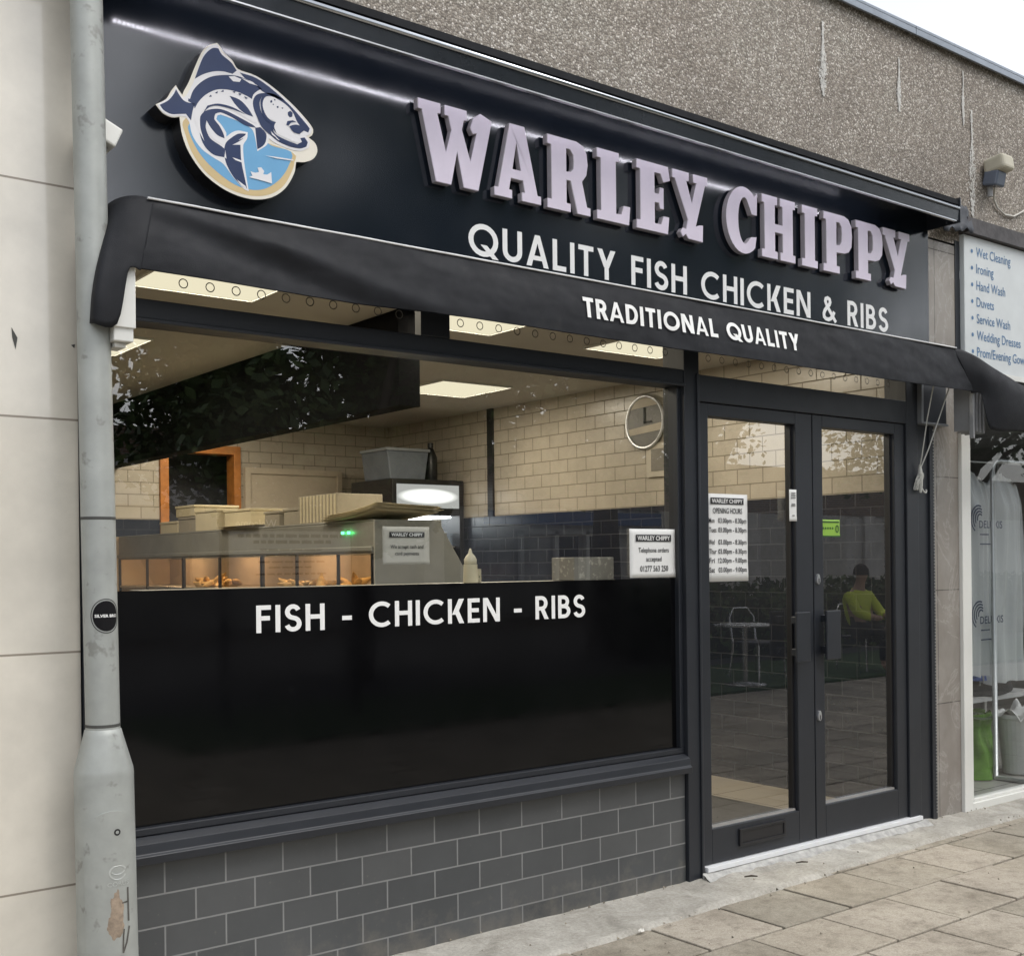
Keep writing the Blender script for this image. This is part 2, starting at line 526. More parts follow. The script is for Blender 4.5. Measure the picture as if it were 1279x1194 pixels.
def arc(cx, cy, rx, ry, a0, a1, n=14):
    return [(cx + rx * math.cos(R(a0 + (a1 - a0) * i / n)), cy + ry * math.sin(R(a0 + (a1 - a0) * i / n))) for i in range(n + 1)]

def stroke(pts, t, closed=False):
    m = len(pts); L, Rr = [], []
    for i, p in enumerate(pts):
        def dirn(a, b):
            d = Vector((b[0] - a[0], b[1] - a[1])); d.normalize(); return d
        if closed:
            d0, d1 = dirn(pts[i - 1], p), dirn(p, pts[(i + 1) % m])
        else:
            d1 = dirn(p, pts[i + 1]) if i < m - 1 else dirn(pts[i - 1], p)
            d0 = dirn(pts[i - 1], p) if i > 0 else d1
        n0, n1 = Vector((-d0.y, d0.x)), Vector((-d1.y, d1.x))
        b = (n0 + n1); b.normalize()
        k = t / 2 / max(0.35, b.dot(n1))
        L.append((p[0] + b.x * k, p[1] + b.y * k)); Rr.append((p[0] - b.x * k, p[1] - b.y * k))
    if closed:
        return [L, Rr] if abs(sum(a[0] * b[1] - b[0] * a[1] for a, b in zip(L, L[1:] + L[:1]))) > abs(sum(a[0] * b[1] - b[0] * a[1] for a, b in zip(Rr, Rr[1:] + Rr[:1]))) else [Rr, L]
    return [L + Rr[::-1]]

def para(x0, y0, x1, y1, th):
    return [[(x0, y0), (x0 + th, y0), (x1 + th, y1), (x1, y1)]]

SANS_T = [0.165]
def sans(ch, t=None):
    """bold geometric capital: list of [outer, hole...] shapes and its advance, capital height 1"""
    t = t or SANS_T[0]
    h = t / 2; S = lambda *p: stroke(list(p), t)
    V = lambda x: stroke([(x, 0), (x, 1)], t)
    if ch == 'I': return [V(h)], t
    if ch == 'L': return [S((h, 1), (h, h), (0.5, h))], 0.5
    if ch == 'F': return [S((h, 0), (h, 1 - h), (0.5, 1 - h)), S((t, 0.53), (0.46, 0.53))], 0.5
    if ch == 'E': return [S((0.52, h), (h, h), (h, 1 - h), (0.52, 1 - h)), S((t, 0.51), (0.48, 0.51))], 0.52
    if ch == 'H': return [V(h), V(0.68 - h), S((t, 0.52), (0.68 - t, 0.52))], 0.68
    if ch == 'T': return [S((0, 1 - h), (0.58, 1 - h)), stroke([(0.29, 0), (0.29, 1 - t)], t)], 0.58
    if ch == 'A': return [[[(0, 0), (0.31, 1), (0.49, 1), (0.8, 0), (0.62, 0), (0.56, 0.2), (0.24, 0.2), (0.18, 0)], [(0.285, 0.345), (0.515, 0.345), (0.4, 0.74)]]], 0.8
    if ch == 'K': return [V(h), para(t, 0.36, 0.46, 1, t * 1.35), para(0.47, 0, 0.25, 0.52, t * 1.25)], 0.69
    if ch == 'N': return [V(h), V(0.74 - h), para(0.74 - t * 1.2, 0, 0, 1, t * 1.2)], 0.74
    if ch == 'Y': return [para(0.26, 0.40, 0, 1, t * 1.2), para(0.26, 0.40, 0.52, 1, t * 1.2), stroke([(0.36, 0), (0.36, 0.46)], t)], 0.72
    if ch == 'U': return [stroke([(h, 1), (h, 0.34)] + arc(0.34, 0.34, 0.34 - h, 0.34 - h, 180, 360)[1:] + [(0.68 - h, 1)], t)], 0.68
    if ch == 'D': return [stroke([(h, h), (h, 1 - h), (0.3, 1 - h)] + arc(0.3, 0.5, 0.42 - h, 0.5 - h, 90, -90)[1:], t, True)], 0.72
    bow = lambda x, z0, z1, w: stroke([(t * 0.5, z1), (x, z1)] + arc(x, (z0 + z1) / 2, w, (z1 - z0) / 2, 90, -90)[1:] + [(t * 0.5, z0)], t)
    if ch == 'R': return [V(h), bow(0.28, 0.46, 1 - h, 0.21), para(0.42, 0, 0.22, 0.44, t * 1.2)], 0.62
    if ch == 'B': return [V(h), bow(0.26, 0.53, 1 - h, 0.19), bow(0.27, h, 0.52, 0.24)], 0.6
    if ch == 'O': return [stroke(arc(0.5, 0.5, 0.5 - h, 0.5 - h, 0, 345, 23), t, True)], 1.0
    if ch == 'Q': return [stroke(arc(0.5, 0.5, 0.5 - h, 0.5 - h, 0, 345, 23), t, True), para(0.80, -0.03, 0.40, 0.36, t * 1.3)], 1.0
    if ch == 'C': return [stroke(arc(0.5, 0.5, 0.5 - h, 0.5 - h, 47, 313, 22), t)], 0.86
    if ch == 'S': return [stroke(arc(0.29, 0.72, 0.195, 0.205, 20, 255, 12) + arc(0.29, 0.29, 0.215, 0.21, 78, -165, 14), t)], 0.58
    if ch == '&':
        P_ = [(0.76, 0.02), (0.60, 0.21), (0.44, 0.41), (0.24, 0.66), (0.18, 0.78), (0.21, 0.88), (0.31, 0.92), (0.41, 0.88), (0.44, 0.78), (0.40, 0.68), (0.28, 0.56), (0.14, 0.42), (0.08, 0.28), (0.10, 0.16), (0.20, 0.09), (0.34, 0.08), (0.46, 0.13), (0.57, 0.25), (0.66, 0.42)]
        return [stroke(P_[i:j], t * 0.9) for i, j in ((0, 5), (3, 8), (6, 11), (9, 13), (11, 16), (14, 19))], 0.78
    if ch == '-': return [S((0, 0.42), (0.36, 0.42))], 0.36
    return [], 0.34

def sans_words(txt, x0, x1, zb, cap, y, mat, parent, name, gap, place=None):
    tot = sum(sans(c)[1] + gap for c in txt) - gap
    k = (x1 - x0) / tot; x = x0
    for wd in txt.split(' '):
        w_ = (sum(sans(c)[1] + gap for c in wd) - gap) * k
        m = MB(); add_sans(m, wd, x, x + w_, zb, cap, y, gap)
        if place: m.v = [place(v) for v in m.v]
        m.build(name, mat, parent)
        x += w_ + (gap + sans(' ')[1] + gap) * k

def add_sans(mb, txt, x0, x1, zb, cap, y, gap=0.13, depth=0.0):
    tot = sum(sans(c)[1] + gap for c in txt) - gap
    k = (x1 - x0) / tot
    x = x0
    for c in txt:
        shapes, w = sans(c)
        for i, sh in enumerate(shapes):
            loops = [[(x + p[0] * k, zb + p[1] * cap) for p in l] for l in sh]
            mb.poly(loops[0], (y(x) if callable(y) else y) - 0.0003 * i, depth, loops[1:])
        x += (w + gap) * k

SLABF = {
 'I': ([(0,0),(.4,0),(.4,.13),(.33,.13),(.33,.87),(.4,.87),(.4,1),(0,1),(0,.87),(.07,.87),(.07,.13),(0,.13)],),
 'L': ([(0,0),(.60,0),(.63,.27),(.50,.27),(.45,.14),(.36,.13),(.36,.87),(.42,.87),(.42,1),(0,1),(0,.87),(.07,.87),(.07,.13),(0,.13)],),
 'E': ([(0,0),(.62,0),(.65,.26),(.53,.26),(.48,.13),(.36,.13),(.36,.43),(.44,.43),(.46,.35),(.54,.35),(.54,.67),(.46,.67),(.44,.57),(.36,.57),(.36,.87),(.47,.87),(.53,.75),(.67,.80),(.63,1),(0,1),(0,.87),(.07,.87),(.07,.13),(0,.13)],),
 'H': ([(0,0),(.38,0),(.38,.13),(.32,.13),(.32,.43),(.50,.43),(.50,.13),(.44,.13),(.44,0),(.82,0),(.82,.13),(.76,.13),(.76,.87),(.82,.87),(.82,1),(.44,1),(.44,.87),(.50,.87),(.50,.57),(.32,.57),(.32,.87),(.38,.87),(.38,1),(0,1),(0,.87),(.06,.87),(.06,.13),(0,.13)],),
 'P': ([(0,0),(.43,0),(.43,.13),(.35,.13),(.35,.35),(.56,.36),(.68,.40),(.76,.50),(.78,.68),(.76,.85),(.68,.96),(.56,1),(0,1),(0,.87),(.07,.87),(.07,.13),(0,.13)],
       [(.35,.48),(.35,.87),(.43,.86),(.48,.80),(.49,.68),(.48,.55),(.43,.49)]),
 'R': ([(0,0),(.42,0),(.42,.12),(.35,.12),(.35,.43),(.42,.43),(.54,0),(.79,0),(.79,.12),(.73,.12),(.64,.46),(.72,.56),(.75,.71),(.73,.86),(.66,.96),(.54,1),(0,1),(0,.87),(.07,.87),(.07,.13),(0,.13)],
       [(.35,.55),(.35,.87),(.42,.86),(.47,.80),(.48,.71),(.47,.61),(.42,.56)]),
 'A': ([(0,0),(.30,0),(.30,.12),(.25,.12),(.28,.27),(.48,.27),(.51,.12),(.46,.12),(.46,0),(.80,0),(.80,.12),(.74,.12),(.52,1),(.26,1),(.06,.12),(0,.12)],
       [(.31,.40),(.45,.40),(.38,.76)]),
 'W': ([(0,1),(.34,1),(.34,.87),(.29,.87),(.415,.40),(.50,.70),(.455,.87),(.40,.87),(.40,1),(.74,1),(.74,.87),(.695,.87),(.665,.74),(.79,.36),(.89,.74),(.83,.72),(.79,.79),(.84,.93),(.95,1.01),(1.13,.95),(1.10,.80),(.91,0),(.68,0),(.585,.44),(.49,0),(.26,0),(.06,.87),(0,.87)],),
 'Y': ([(0,1),(.36,1),(.36,.87),(.30,.87),(.42,.55),(.52,.87),(.45,.87),(.45,1),(.76,1),(.76,.87),(.71,.87),(.50,.22),(.58,.25),(.66,.26),(.65,0),(.34,.01),(.28,.07),(.22,.02),(.17,.09),(.22,.16),(.29,.15),(.33,.29),(.06,.87),(0,.87)],),
 'C': (arc(.41,.5,.41,.52,52,310,26) + [(.71,.28),(.58,.26),(.50,.18)] + arc(.43,.5,.15,.36,-70,-290,22) + [(.56,.70),(.60,.62),(.72,.62),(.73,.97),(.65,.90)],),
}

# ================================================================== SETTING: ground
tag(box(-80, 120, -80, 60, -0.3, -0.012).build('ground', SAND), kind='structure')
pv = MB()
PX, PY, XJ, YJ = 0.427, 0.372, 4.948, -0.295
for r_ in range(-1, 19):
    y1 = YJ - PY * r_; y0 = y1 - PY
    if r_ == -1: y1 = -0.005
    xo = XJ + (0.5 * PX if r_ % 2 else 0)
    for k in range(-16, 24):
        x0 = xo + k * PX; x1 = x0 + PX
        g = 0.0055 + 0.002 * random.random()
        n = len(pv.v)
        pv.box(x0 + g, x1 - g, y0 + g, y1 - g, -0.05, 0.0)
        tx, ty, dz = random.gauss(0, 0.0035), random.gauss(0, 0.0035), random.gauss(0, 0.0013) - 0.002
        for i in range(n, n + 8):
            v = pv.v[i]
            pv.v[i] = (v[0] + random.uniform(-.0012, .0012), v[1] + random.uniform(-.0012, .0012), v[2] + dz + (v[0] - x0 - PX / 2) * tx + (v[1] - y0 - PY / 2) * ty)
tag(pv.build('pavement', SLAB, bevel=0.004, segs=2), kind='structure')
# the cement strip along the shop fronts, with an uneven edge
ap = MB()
def apf(u, v):
    x = -3 + 15 * u
    edge = -0.37 + 0.13 * min(1, max(0, (x - 2.6) / 3.0)) + 0.018 * noise.noise((x * 3.1, 0, 1)) + 0.008 * noise.noise((x * 13, 0, 2))
    y = -0.0 + (edge - 0.0) * v
    w = min(1, max(0, (x - 3.75) / 0.3)) * min(1, max(0, (5.75 - x) / 0.15))
    z = 0.012 + 0.010 * (1 - v) + 0.004 * noise.noise((x * 9, y * 9, 3)) + w * 0.028 * max(0, 1 - v * 2.6)
    if v > 0.97: z = -0.006
    return (x, y, z)
ap.grid(apf, 420, 16)
tag(ap.build('kerb_strip', CONC, smooth=True), kind='structure')
tag(box(-60, 90, -16.5, -7.4, -0.01, 0.006).build('road', pmat('asphalt', (0.055, 0.055, 0.055), 0.85, var=0.2, scale=12, bump=0.3, bscale=90)), kind='structure')
tag(box(3.5, 26, -7.2, -4.9, -0.05, 0.03).build('lawn', pmat('grass', (0.035, 0.075, 0.018), 0.9, var=0.4, scale=9, bump=0.6, bscale=120)), kind='structure')

# ================================================================== THE SHOP
shop = thing('shop_building', 'fish and chip shop front with anthracite frames, grey tiled stall riser and pebbledash wall above', 'shop', (3.4, 0.2, 0))
# pebbledash wall over the whole parade
w = box(-4, 13, 0.0, 0.30, 3.20, 4.30).build('parapet_wall', PEB, shop)
def coping():
    m = MB()
    for x in (-4, -1.6, 0.8, 3.2, 5.6, 8.0, 10.4):
        m.box(x + 0.002, x + 2.398, -0.035, 0.335, 4.302, 4.318)
        m.box(x + 0.002, x + 2.398, -0.035, -0.022, 4.30 - 0.032, 4.301)
    return m
box(1.0, 5.74, 0.001, 0.10, 2.48, 3.20).build('sign_backing_wall', SOFF, shop)
coping().build('coping', LEAD, w, bevel=0.002)
def streak(x, z0, z1, wd, seed):
    rnd = random.Random(seed); m = MB()
    for i in range(800):
        u = rnd.random(); z = z1 + (z0 - z1) * u
        prof = 0.20 + 0.80 * max(0, math.sin(math.pi * min(1, max(0, (u - 0.28) / 0.74)))) ** 1.5
        cx = x + rnd.gauss(0, .42) * wd * prof + .006 * noise.noise((z * 9, seed, 0)); r = rnd.uniform(.0014, .0042)
        h_ = r * rnd.uniform(.8, 2.6)
        m.poly([(cx - r, z), (cx - r * .3, z - h_), (cx + r, z - h_ * .4), (cx + r * .7, z + h_ * .7), (cx - r * .4, z + h_)], -.0030 - .000004 * i)
    return m
streak(4.835, 3.77, 4.14, 0.036, 1).build('lime_streak', LIME, w)
streak(5.482, 3.84, 4.12, 0.020, 2).build('lime_streak', LIME, w)
streak(6.186, 3.40, 4.00, 0.055, 3).build('lime_streak', LIME, w)
streak(6.10, 3.90, 4.20, 0.014, 4).build('lime_streak', LIME, w)

# stone pillar at the right
pl = box(5.742, 6.02, 0.0, 0.30, 0.0, 3.215).build('stone_pillar', STONE, shop, bevel=0.004)
box(6.0, 6.045, -0.004, 0.25, 2.5, 3.23).build('pillar_edge', FRAME, pl)

# stall riser
box(1.16, 3.785, -0.014, 0.12, 0.0, 0.512).build('stall_riser', KICK, shop, bevel=0.002)
sl = MB()
sl.poly([(0, 0)], 0) if False else None
def prism_x(mb, prof, x0, x1):
    """profile in (y, z) swept along x"""
    n = len(mb.v); k = len(prof)
    mb.v += [(x0, p[0], p[1]) for p in prof] + [(x1, p[0], p[1]) for p in prof]
    for i in range(k):
        j = (i + 1) % k
        mb.face((n + i, n + j, n + k + j, n + k + i))
    mb.face([n + i for i in reversed(range(k))]); mb.face([n + k + i for i in range(k)])
    return mb
prism_x(sl, [(0.08, 0.512), (-0.058, 0.512), (-0.060, 0.538), (-0.050, 0.545), (-0.045, 0.575), (-0.012, 0.592), (0.08, 0.594)], 1.16, 3.787)
sl.build('window_sill', FRAME, shop, bevel=0.002)

# the big window
win = box(1.152, 1.20, -0.03, 0.09, 0.594, 2.445).build('window', FRAME, shop, bevel=0.003)
fm = MB()
fm.box(1.20, 3.787, -0.03, 0.09, 2.228, 2.298)
fm.box(1.20, 3.787, -0.045, -0.03, 2.222, 2.236)
fm.box(2.40, 2.53, -0.028, 0.016, 2.298, 2.44)
fm.box(1.20, 3.787, -0.020, 0.09, 2.44, 2.479)
fm.box(1.20, 3.787, -0.012, 0.07, 0.594, 0.618)
fm.box(3.765, 3.787, -0.01, 0.07, 0.618, 2.228)
fm.build('window_frame', FRAME, win, bevel=0.003)
def sheet(x0, x1, z0, z1, y):
    return MB().poly([(x0, z0), (x1, z0), (x1, z1), (x0, z1)], y)
sheet(1.20, 3.765, 1.374, 2.228, 0.018).build('pane', GLASS, win)
sheet(1.20, 2.40, 2.298, 2.44, 0.018).build('pane', GLASS, win)
sheet(2.53, 3.787, 2.298, 2.44, 0.018).build('pane', GLASS, win)
vp = box(1.20, 3.765, 0.016, 0.022, 0.618, 1.3725).build('vinyl_panel', VINYL, win)
sans_words('FISH - CHICKEN - RIBS', 1.744, 3.230, 1.219, 0.094, 0.0135, WHITE, vp, 'word', 0.15)
RINGM = pmat('ring_film', (0.10, 0.095, 0.085), 0.5)
for i in range(43):
    rg = MB()
    cx, r0 = 1.50 + i * 0.0925, 0.0165
    rg.poly([(cx + r0 * math.cos(a * .3927), 2.375 + r0 * math.sin(a * .3927)) for a in range(16)], 0.0165, 0,
            [[(cx + (r0 - .0035) * math.cos(a * .3927), 2.375 + (r0 - .0035) * math.sin(a * .3927)) for a in range(16)]])
    rg.build('ring', RINGM, win)

# door frame and post
df = MB()
df.box(3.787, 3.882, -0.034, 0.10, 0.0, 2.479)
df.box(3.862, 3.876, -0.044, -0.0345, 0.0, 2.285)
df.box(3.882, 5.47, -0.034, 0.10, 2.165, 2.285)
df.box(3.882, 5.47, -0.020, 0.10, 2.44, 2.479)
df.box(5.47, 5.575, -0.034, 0.10, 0.0, 2.479)
df.box(5.575, 5.700, -0.012, 0.10, 0.0, 2.479)
df.build('door_frame', FRAME, shop, bevel=0.003)
sheet(3.882, 5.47, 2.285, 2.44, 0.018).build('fanlight_pane', GLASS, shop)
box(3.89, 5.56, -0.052, 0.12, 0.050, 0.072).build('threshold', pmat('white_sill', (0.74, 0.75, 0.76), 0.4, var=0.05), shop, bevel=0.002)
ct = MB()
ct.grid(lambda u, v: (3.86 + 1.74 * u, -0.045 - (0.045 + 0.02 * noise.noise((u * 7, 1, 8))) * v - 0.006 * noise.noise((u * 30, v * 4, 0)), 0.049 - 0.028 * v + 0.006 * noise.noise((u * 40, v * 6, 5)) * v), 120, 6)
ct.grid(lambda u, v: (3.86 + 1.74 * u, -0.045, 0.052 * (1 - v)), 2, 1)
ct.build('cement_fillet', pmat('fresh_cement', (0.40, 0.395, 0.375), 0.9, var=0.3, scale=22, bump=0.8, bscale=50), shop, smooth=True)

def door(x0, x1, g0, g1, hx0, hx1, side):
    y0, y1 = -0.022, 0.045
    d = MB()
    d.box(x0, g0, y0, y1, 0.076, 2.163)
    d.box(g1, x1, y0, y1, 0.076, 2.163)
    d.box(g0, g1, y0, y1, 2.105, 2.163)
    d.box(g0, g1, y0, y1, 0.076, 0.232)
    o = d.build('door', FRAME, shop, bevel=0.003)
    bd = MB()
    bd.box(g0, g0 + 0.014, 0.000, 0.03, 0.232, 2.105); bd.box(g1 - 0.014, g1, 0.000, 0.03, 0.232, 2.105)
    bd.build('glazing_bead', BLACKP, o)
    box(g0 + 0.014, g1 - 0.014, -0.010, 0.012, 0.233, 0.243).build('sill_bead', ALU, o)
    sheet(g0 + 0.014, g1 - 0.014, 0.243, 2.105, 0.012).build('door_glass', GLASS, o)
    h = MB(); h.box(hx0, hx1, -0.074, -0.060, 0.955, 1.197)
    h.box(hx0 + 0.02, hx0 + 0.05, -0.061, -0.02, 0.985, 1.02); h.box(hx0 + 0.02, hx0 + 0.05, -0.061, -0.02, 1.14, 1.175)
    h.build('handle', FRAME, o, bevel=0.004)
    return o
dl = door(3.886, 4.690, 3.950, 4.565, 4.500, 4.600, -1)
dr = door(4.697, 5.465, 4.772, 5.378, 4.728, 4.838, 1)
for z in (1.345, 0.672):
    lk = MB(); lk.poly([(4.722 + 0.013 * math.cos(a * .3927), z + (0.032 if a < 8 else 0.018) * math.sin(a * .3927) * 1.0) for a in range(16)], -0.032, 0.010)
    lo = lk.build('lock_plate', ALU, dr, bevel=0.001)
    MB().poly([(4.719, z - 0.012), (4.725, z - 0.012), (4.725, z + 0.01), (4.719, z + 0.01)], -0.0335).build('keyhole', BLACKP, lo)
lp = MB(); lp.poly([(4.125, .128), (4.452, .128), (4.452, .208), (4.125, .208)], -0.034, 0.012, [[(4.14, .141), (4.437, .141), (4.437, .195), (4.14, .195)]])
lpo = lp.build('letter_plate', BLACKP, dl, bevel=0.002)
box(4.14, 4.437, -0.029, -0.0225, 0.141, 0.195).build('letter_flap', BLACKP, lpo, bevel=0.002)

# inside of the shop
DEPTH, CZ, XR = 5.47, 2.69, 5.65
inn = MB()
inn.quad((XR, 0.10, 1.823), (XR, DEPTH, 1.823), (XR, DEPTH, CZ), (XR, 0.10, CZ))
inn.f[-1] = inn.f[-1][::-1]
inn.build('side_wall', BEIGE_R, shop)
box(XR - 0.006, XR + 0.05, 0.10, DEPTH, 0.06, 1.823).build('side_wall_dado', DARK_R, shop)
box(XR - 0.02, XR, 3.86, 3.93, 1.823, CZ).build('wall_trim', BLACKP, shop)
bk = MB()
bk.box(1.0, 3.55, DEPTH, DEPTH + .1, 1.823, CZ); bk.box(4.16, XR, DEPTH, DEPTH + .1, 1.823, CZ); bk.box(3.55, 4.16, DEPTH, DEPTH + .1, 2.40, CZ)
bk.build('back_wall', BEIGE_B, shop)
b2 = MB(); b2.box(1.0, 3.55, DEPTH - .006, DEPTH + .1, 0.06, 1.823); b2.box(4.16, XR, DEPTH - .006, DEPTH + .1, 0.06, 1.823)
b2.build('back_wall_dado', DARK_B, shop)
dj = MB(); dj.box(3.50, 3.57, DEPTH - .03, DEPTH + .12, 0.06, 2.44); dj.box(4.13, 4.19, DEPTH - .03, DEPTH + .12, 0.06, 2.44); dj.box(3.57, 4.13, DEPTH - .03, DEPTH + .12, 2.37, 2.44)
dj.build('doorway_frame', ORANGE, shop, bevel=0.003)
MB().box(3.3, 4.4, DEPTH + .6, DEPTH + .65, 0.06, CZ).box(3.3, 3.35, DEPTH + .1, DEPTH + .6, 0.06, CZ).box(4.35, 4.4, DEPTH + .1, DEPTH + .6, 0.06, CZ).build('passage_wall', pmat('passage_grey', (0.05, 0.05, 0.06), 0.6), shop)
bd = MB(); bd.box(4.27, 5.09, DEPTH - .035, DEPTH - .007, 0.06, 2.22)
bdo = bd.build('back_door', DOORW, shop, bevel=0.003)
f2 = MB(); f2.box(4.22, 4.27, DEPTH - .05, DEPTH - .007, 0.06, 2.27); f2.box(5.09, 5.14, DEPTH - .05, DEPTH - .007, 0.06, 2.27); f2.box(4.27, 5.09, DEPTH - .05, DEPTH - .007, 2.22, 2.27)
f2.build('architrave', DOORW, bdo, bevel=0.002)
inn2 = MB(); inn2.quad((1.0, 0.02, 0.06), (1.0, DEPTH, 0.06), (1.0, DEPTH, CZ), (1.0, 0.02, CZ)); inn2.build('side_wall', BEIGE_R, shop)
box(1.0, XR + .05, 0.10, DEPTH + 0.7, CZ, CZ + 0.05).build('ceiling', CEIL, shop)
box(1.0, XR + .05, 0.10, DEPTH + 0.7, -0.01, 0.06).build('floor', FLOORT, shop)
box(1.0, 12.0, 0.30, 6.3, 3.0, 3.15).build('roof_slab', SOFF, shop)
bh = box(3.05, 3.17, 1.16, DEPTH - 0.002, 2.222, CZ - 0.002).build('bulkhead', SOFF, shop)
box(3.171, 3.178, 1.170, 1.2, 2.222, CZ - 0.003).build('bulkhead_trim', SOFF, bh)
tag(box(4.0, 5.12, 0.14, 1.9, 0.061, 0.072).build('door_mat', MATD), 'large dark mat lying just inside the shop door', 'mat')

# ceiling lights
PANEL_W = 9.5
def mk_light(x, y, label):
    t = thing('ceiling_light', label, 'ceiling light', (x, y, CZ), 'square light panels in the shop ceiling')
    box(x + .012, x + .588, y + .012, y + .588, CZ - .008, CZ - .004).build('diffuser', PANEL, t)
    al = bpy.data.lights.new('panel_lamp', 'AREA'); al.shape = 'SQUARE'; al.size = 0.57; al.energy = PANEL_W; al.color = (1.0, 0.89, 0.72)
    ao = bpy.data.objects.new('panel_lamp', al); COL.objects.link(ao); ao.parent = t; ao.location = (.3, .3, -.0095)
    fr = MB(); fr.box(x, x + .6, y, y + .012, CZ - .012, CZ - .001); fr.box(x, x + .6, y + .588, y + .6, CZ - .012, CZ - .001)
    fr.box(x, x + .012, y + .012, y + .588, CZ - .012, CZ - .001); fr.box(x + .588, x + .6, y + .012, y + .588, CZ - .012, CZ - .001)
    fr.build('frame', PVC, t)
    return t
L0 = mk_light(1.80, 0.80, 'lit square ceiling panel at the left, seen through the upper light beside the awning bracket')
for x, y, s in ((3.20, .82, 'lit square ceiling panel seen under the awning left of the slogan, nearest the upper mullion'),
                (4.47, .82, 'lit square ceiling panel seen under the awning just left of the doors'),
                (4.46, 2.84, 'lit square ceiling panel deep in the shop, beside the black bulkhead'),
                (3.20, 2.84, 'unseen ceiling panel completing the grid behind the black bulkhead, added to brighten the back'), (3.20, 4.3, 'unseen ceiling panel added at the back, behind the black bulkhead, to brighten the rear'),  # both panels stay out of view, added to brighten the dim back
                (1.76, 2.55, 'lit square ceiling panel deep in the shop, half hidden by the grey lamp post')):
    dup(L0, (x, y, CZ), s)

# serving range
rx0, ry0, ry1 = 2.92, 1.20, 4.75
rng = thing('serving_range', 'stainless steel frying range with lit glass hot cupboard behind the window', 'frying range', (3.1, 1.2, 0.06))
def prism_y(mb, prof, y0, y1):
    n = len(mb.v); k = len(prof)
    mb.v += [(p[0], y0, p[1]) for p in prof] + [(p[0], y1, p[1]) for p in prof]
    for i in range(k):
        j = (i + 1) % k
        mb.face((n + i, n + k + i, n + k + j, n + j))
    mb.face([n + i for i in range(k)]); mb.face([n + k + i for i in reversed(range(k))])
    return mb
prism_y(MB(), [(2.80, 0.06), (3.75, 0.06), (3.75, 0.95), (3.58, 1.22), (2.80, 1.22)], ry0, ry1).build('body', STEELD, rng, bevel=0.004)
prism_y(MB(), [(rx0, 1.222), (3.58, 1.222), (3.29, 1.665), (rx0, 1.665)], ry0 - 0.012, ry0).build('end_panel', pmat('brushed_end', (0.50, 0.48, 0.42), 0.35, metal=0.3, var=0.1), rng, bevel=0.002)
prism_y(MB(), [(2.62, 1.222), (3.58, 1.222), (3.29, 1.665), (2.86, 1.665)], ry1, ry1 + 0.012).build('end_panel', pmat('warm_panel', (0.5, 0.36, 0.22), 0.5), rng, bevel=0.002)
hd = MB(); hd.box(rx0, rx0 + .012, ry0, ry1, 1.50, 1.655); hd.box(3.308, 3.32, ry0, ry1, 1.50, 1.655); hd.box(rx0, 3.32, ry0, ry1, 1.655, 1.667); hd.box(rx0 - .012, rx0, ry0, ry1, 1.512, 1.535)
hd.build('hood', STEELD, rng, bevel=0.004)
box(rx0, 3.5, ry0, ry1, 1.30, 1.315).build('shelf', STEEL, rng, bevel=0.002)
box(3.30, 3.32, ry0, ry1, 1.222, 1.50).build('back_glass', pmat('tan_back', (0.42, 0.33, 0.25), 0.5), rng)
for y in (1.215, 1.55, 2.0, 2.42, 3.0, 3.56, 4.2, 4.74):
    wd = 0.014 if y in (2.42, 3.56) else 0.005
    box(rx0 - 0.004, rx0 + 0.012, y - wd, y + wd, 1.222, 1.50).build('glazing_bar', BLACKP, rng)
MB().quad((rx0 + .004, ry0, 1.222), (rx0 + .004, ry1, 1.222), (rx0 + .004, ry1, 1.50), (rx0 + .004, ry0, 1.50)).build('front_glass', GLASSI, rng)
heat = emat('heat_lamp', (1.0, 0.66, 0.36), 13.0)
for y in (1.5, 2.2, 3.2, 4.1):
    box(3.08, 3.14, y, y + 0.28, 1.56, 1.575).build('heat_lamp', heat, rng)
gl = emat('green_led', (0.05, 1.0, 0.25), 6.0)
for y in (1.40, 1.46): box(rx0 - .016, rx0 - .012, y, y + .022, 1.60, 1.612).build('indicator', gl, rng)
fried = pmat('fried_food', (0.50, 0.32, 0.12), 0.7, var=0.4, scale=25, bump=0.8, bscale=60)
def food(y0, y1, n, label, name):
    m = MB(); rnd = random.Random(y0)
    for i in range(n):
        c = Vector((rnd.uniform(3.0, 3.2), rnd.uniform(y0, y1), 1.322 + rnd.uniform(0, .03)))
        d = Vector((rnd.uniform(-1, 1), rnd.uniform(-1, 1), rnd.uniform(-.4, .4))).normalized() * rnd.uniform(.04, .1)
        m.tube([c - d, c - d * .4, c + d * .4, c + d], [.004, .02, .022, .005], 6)
    tag(m.build(name, fried, smooth=True), label, 'fried food', kind='stuff')
food(3.30, 3.60, 16, 'golden fried food heaped in the left part of the lit hot cupboard', 'fried_fish')
food(1.75, 2.35, 34, 'golden chips heaped in the right part of the lit hot cupboard', 'fried_chips')

# boxes and paper on the range
def takeaway(y0, y1, z0, z1, x0, x1, label, mat=CARD):
    t = thing('takeaway_box', label, 'box', (x0, y0, z0), 'takeaway boxes stacked on the range')
    box(x0, x1, y0, y1, z0, z1 - 0.016).build('tray', mat, t, bevel=0.004)
    box(x0 - .005, x1 + .005, y0 - .005, y1 + .005, z1 - .015, z1).build('lid', mat, t, bevel=0.003)
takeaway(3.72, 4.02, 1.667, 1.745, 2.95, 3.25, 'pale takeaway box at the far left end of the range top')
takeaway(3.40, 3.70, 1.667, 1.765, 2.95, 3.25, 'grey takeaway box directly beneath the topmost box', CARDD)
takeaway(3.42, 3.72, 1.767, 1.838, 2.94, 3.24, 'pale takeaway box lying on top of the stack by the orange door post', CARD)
takeaway(3.05, 3.38, 1.667, 1.795, 2.93, 3.23, 'bright cream takeaway box just right of the orange door posts', CARD)
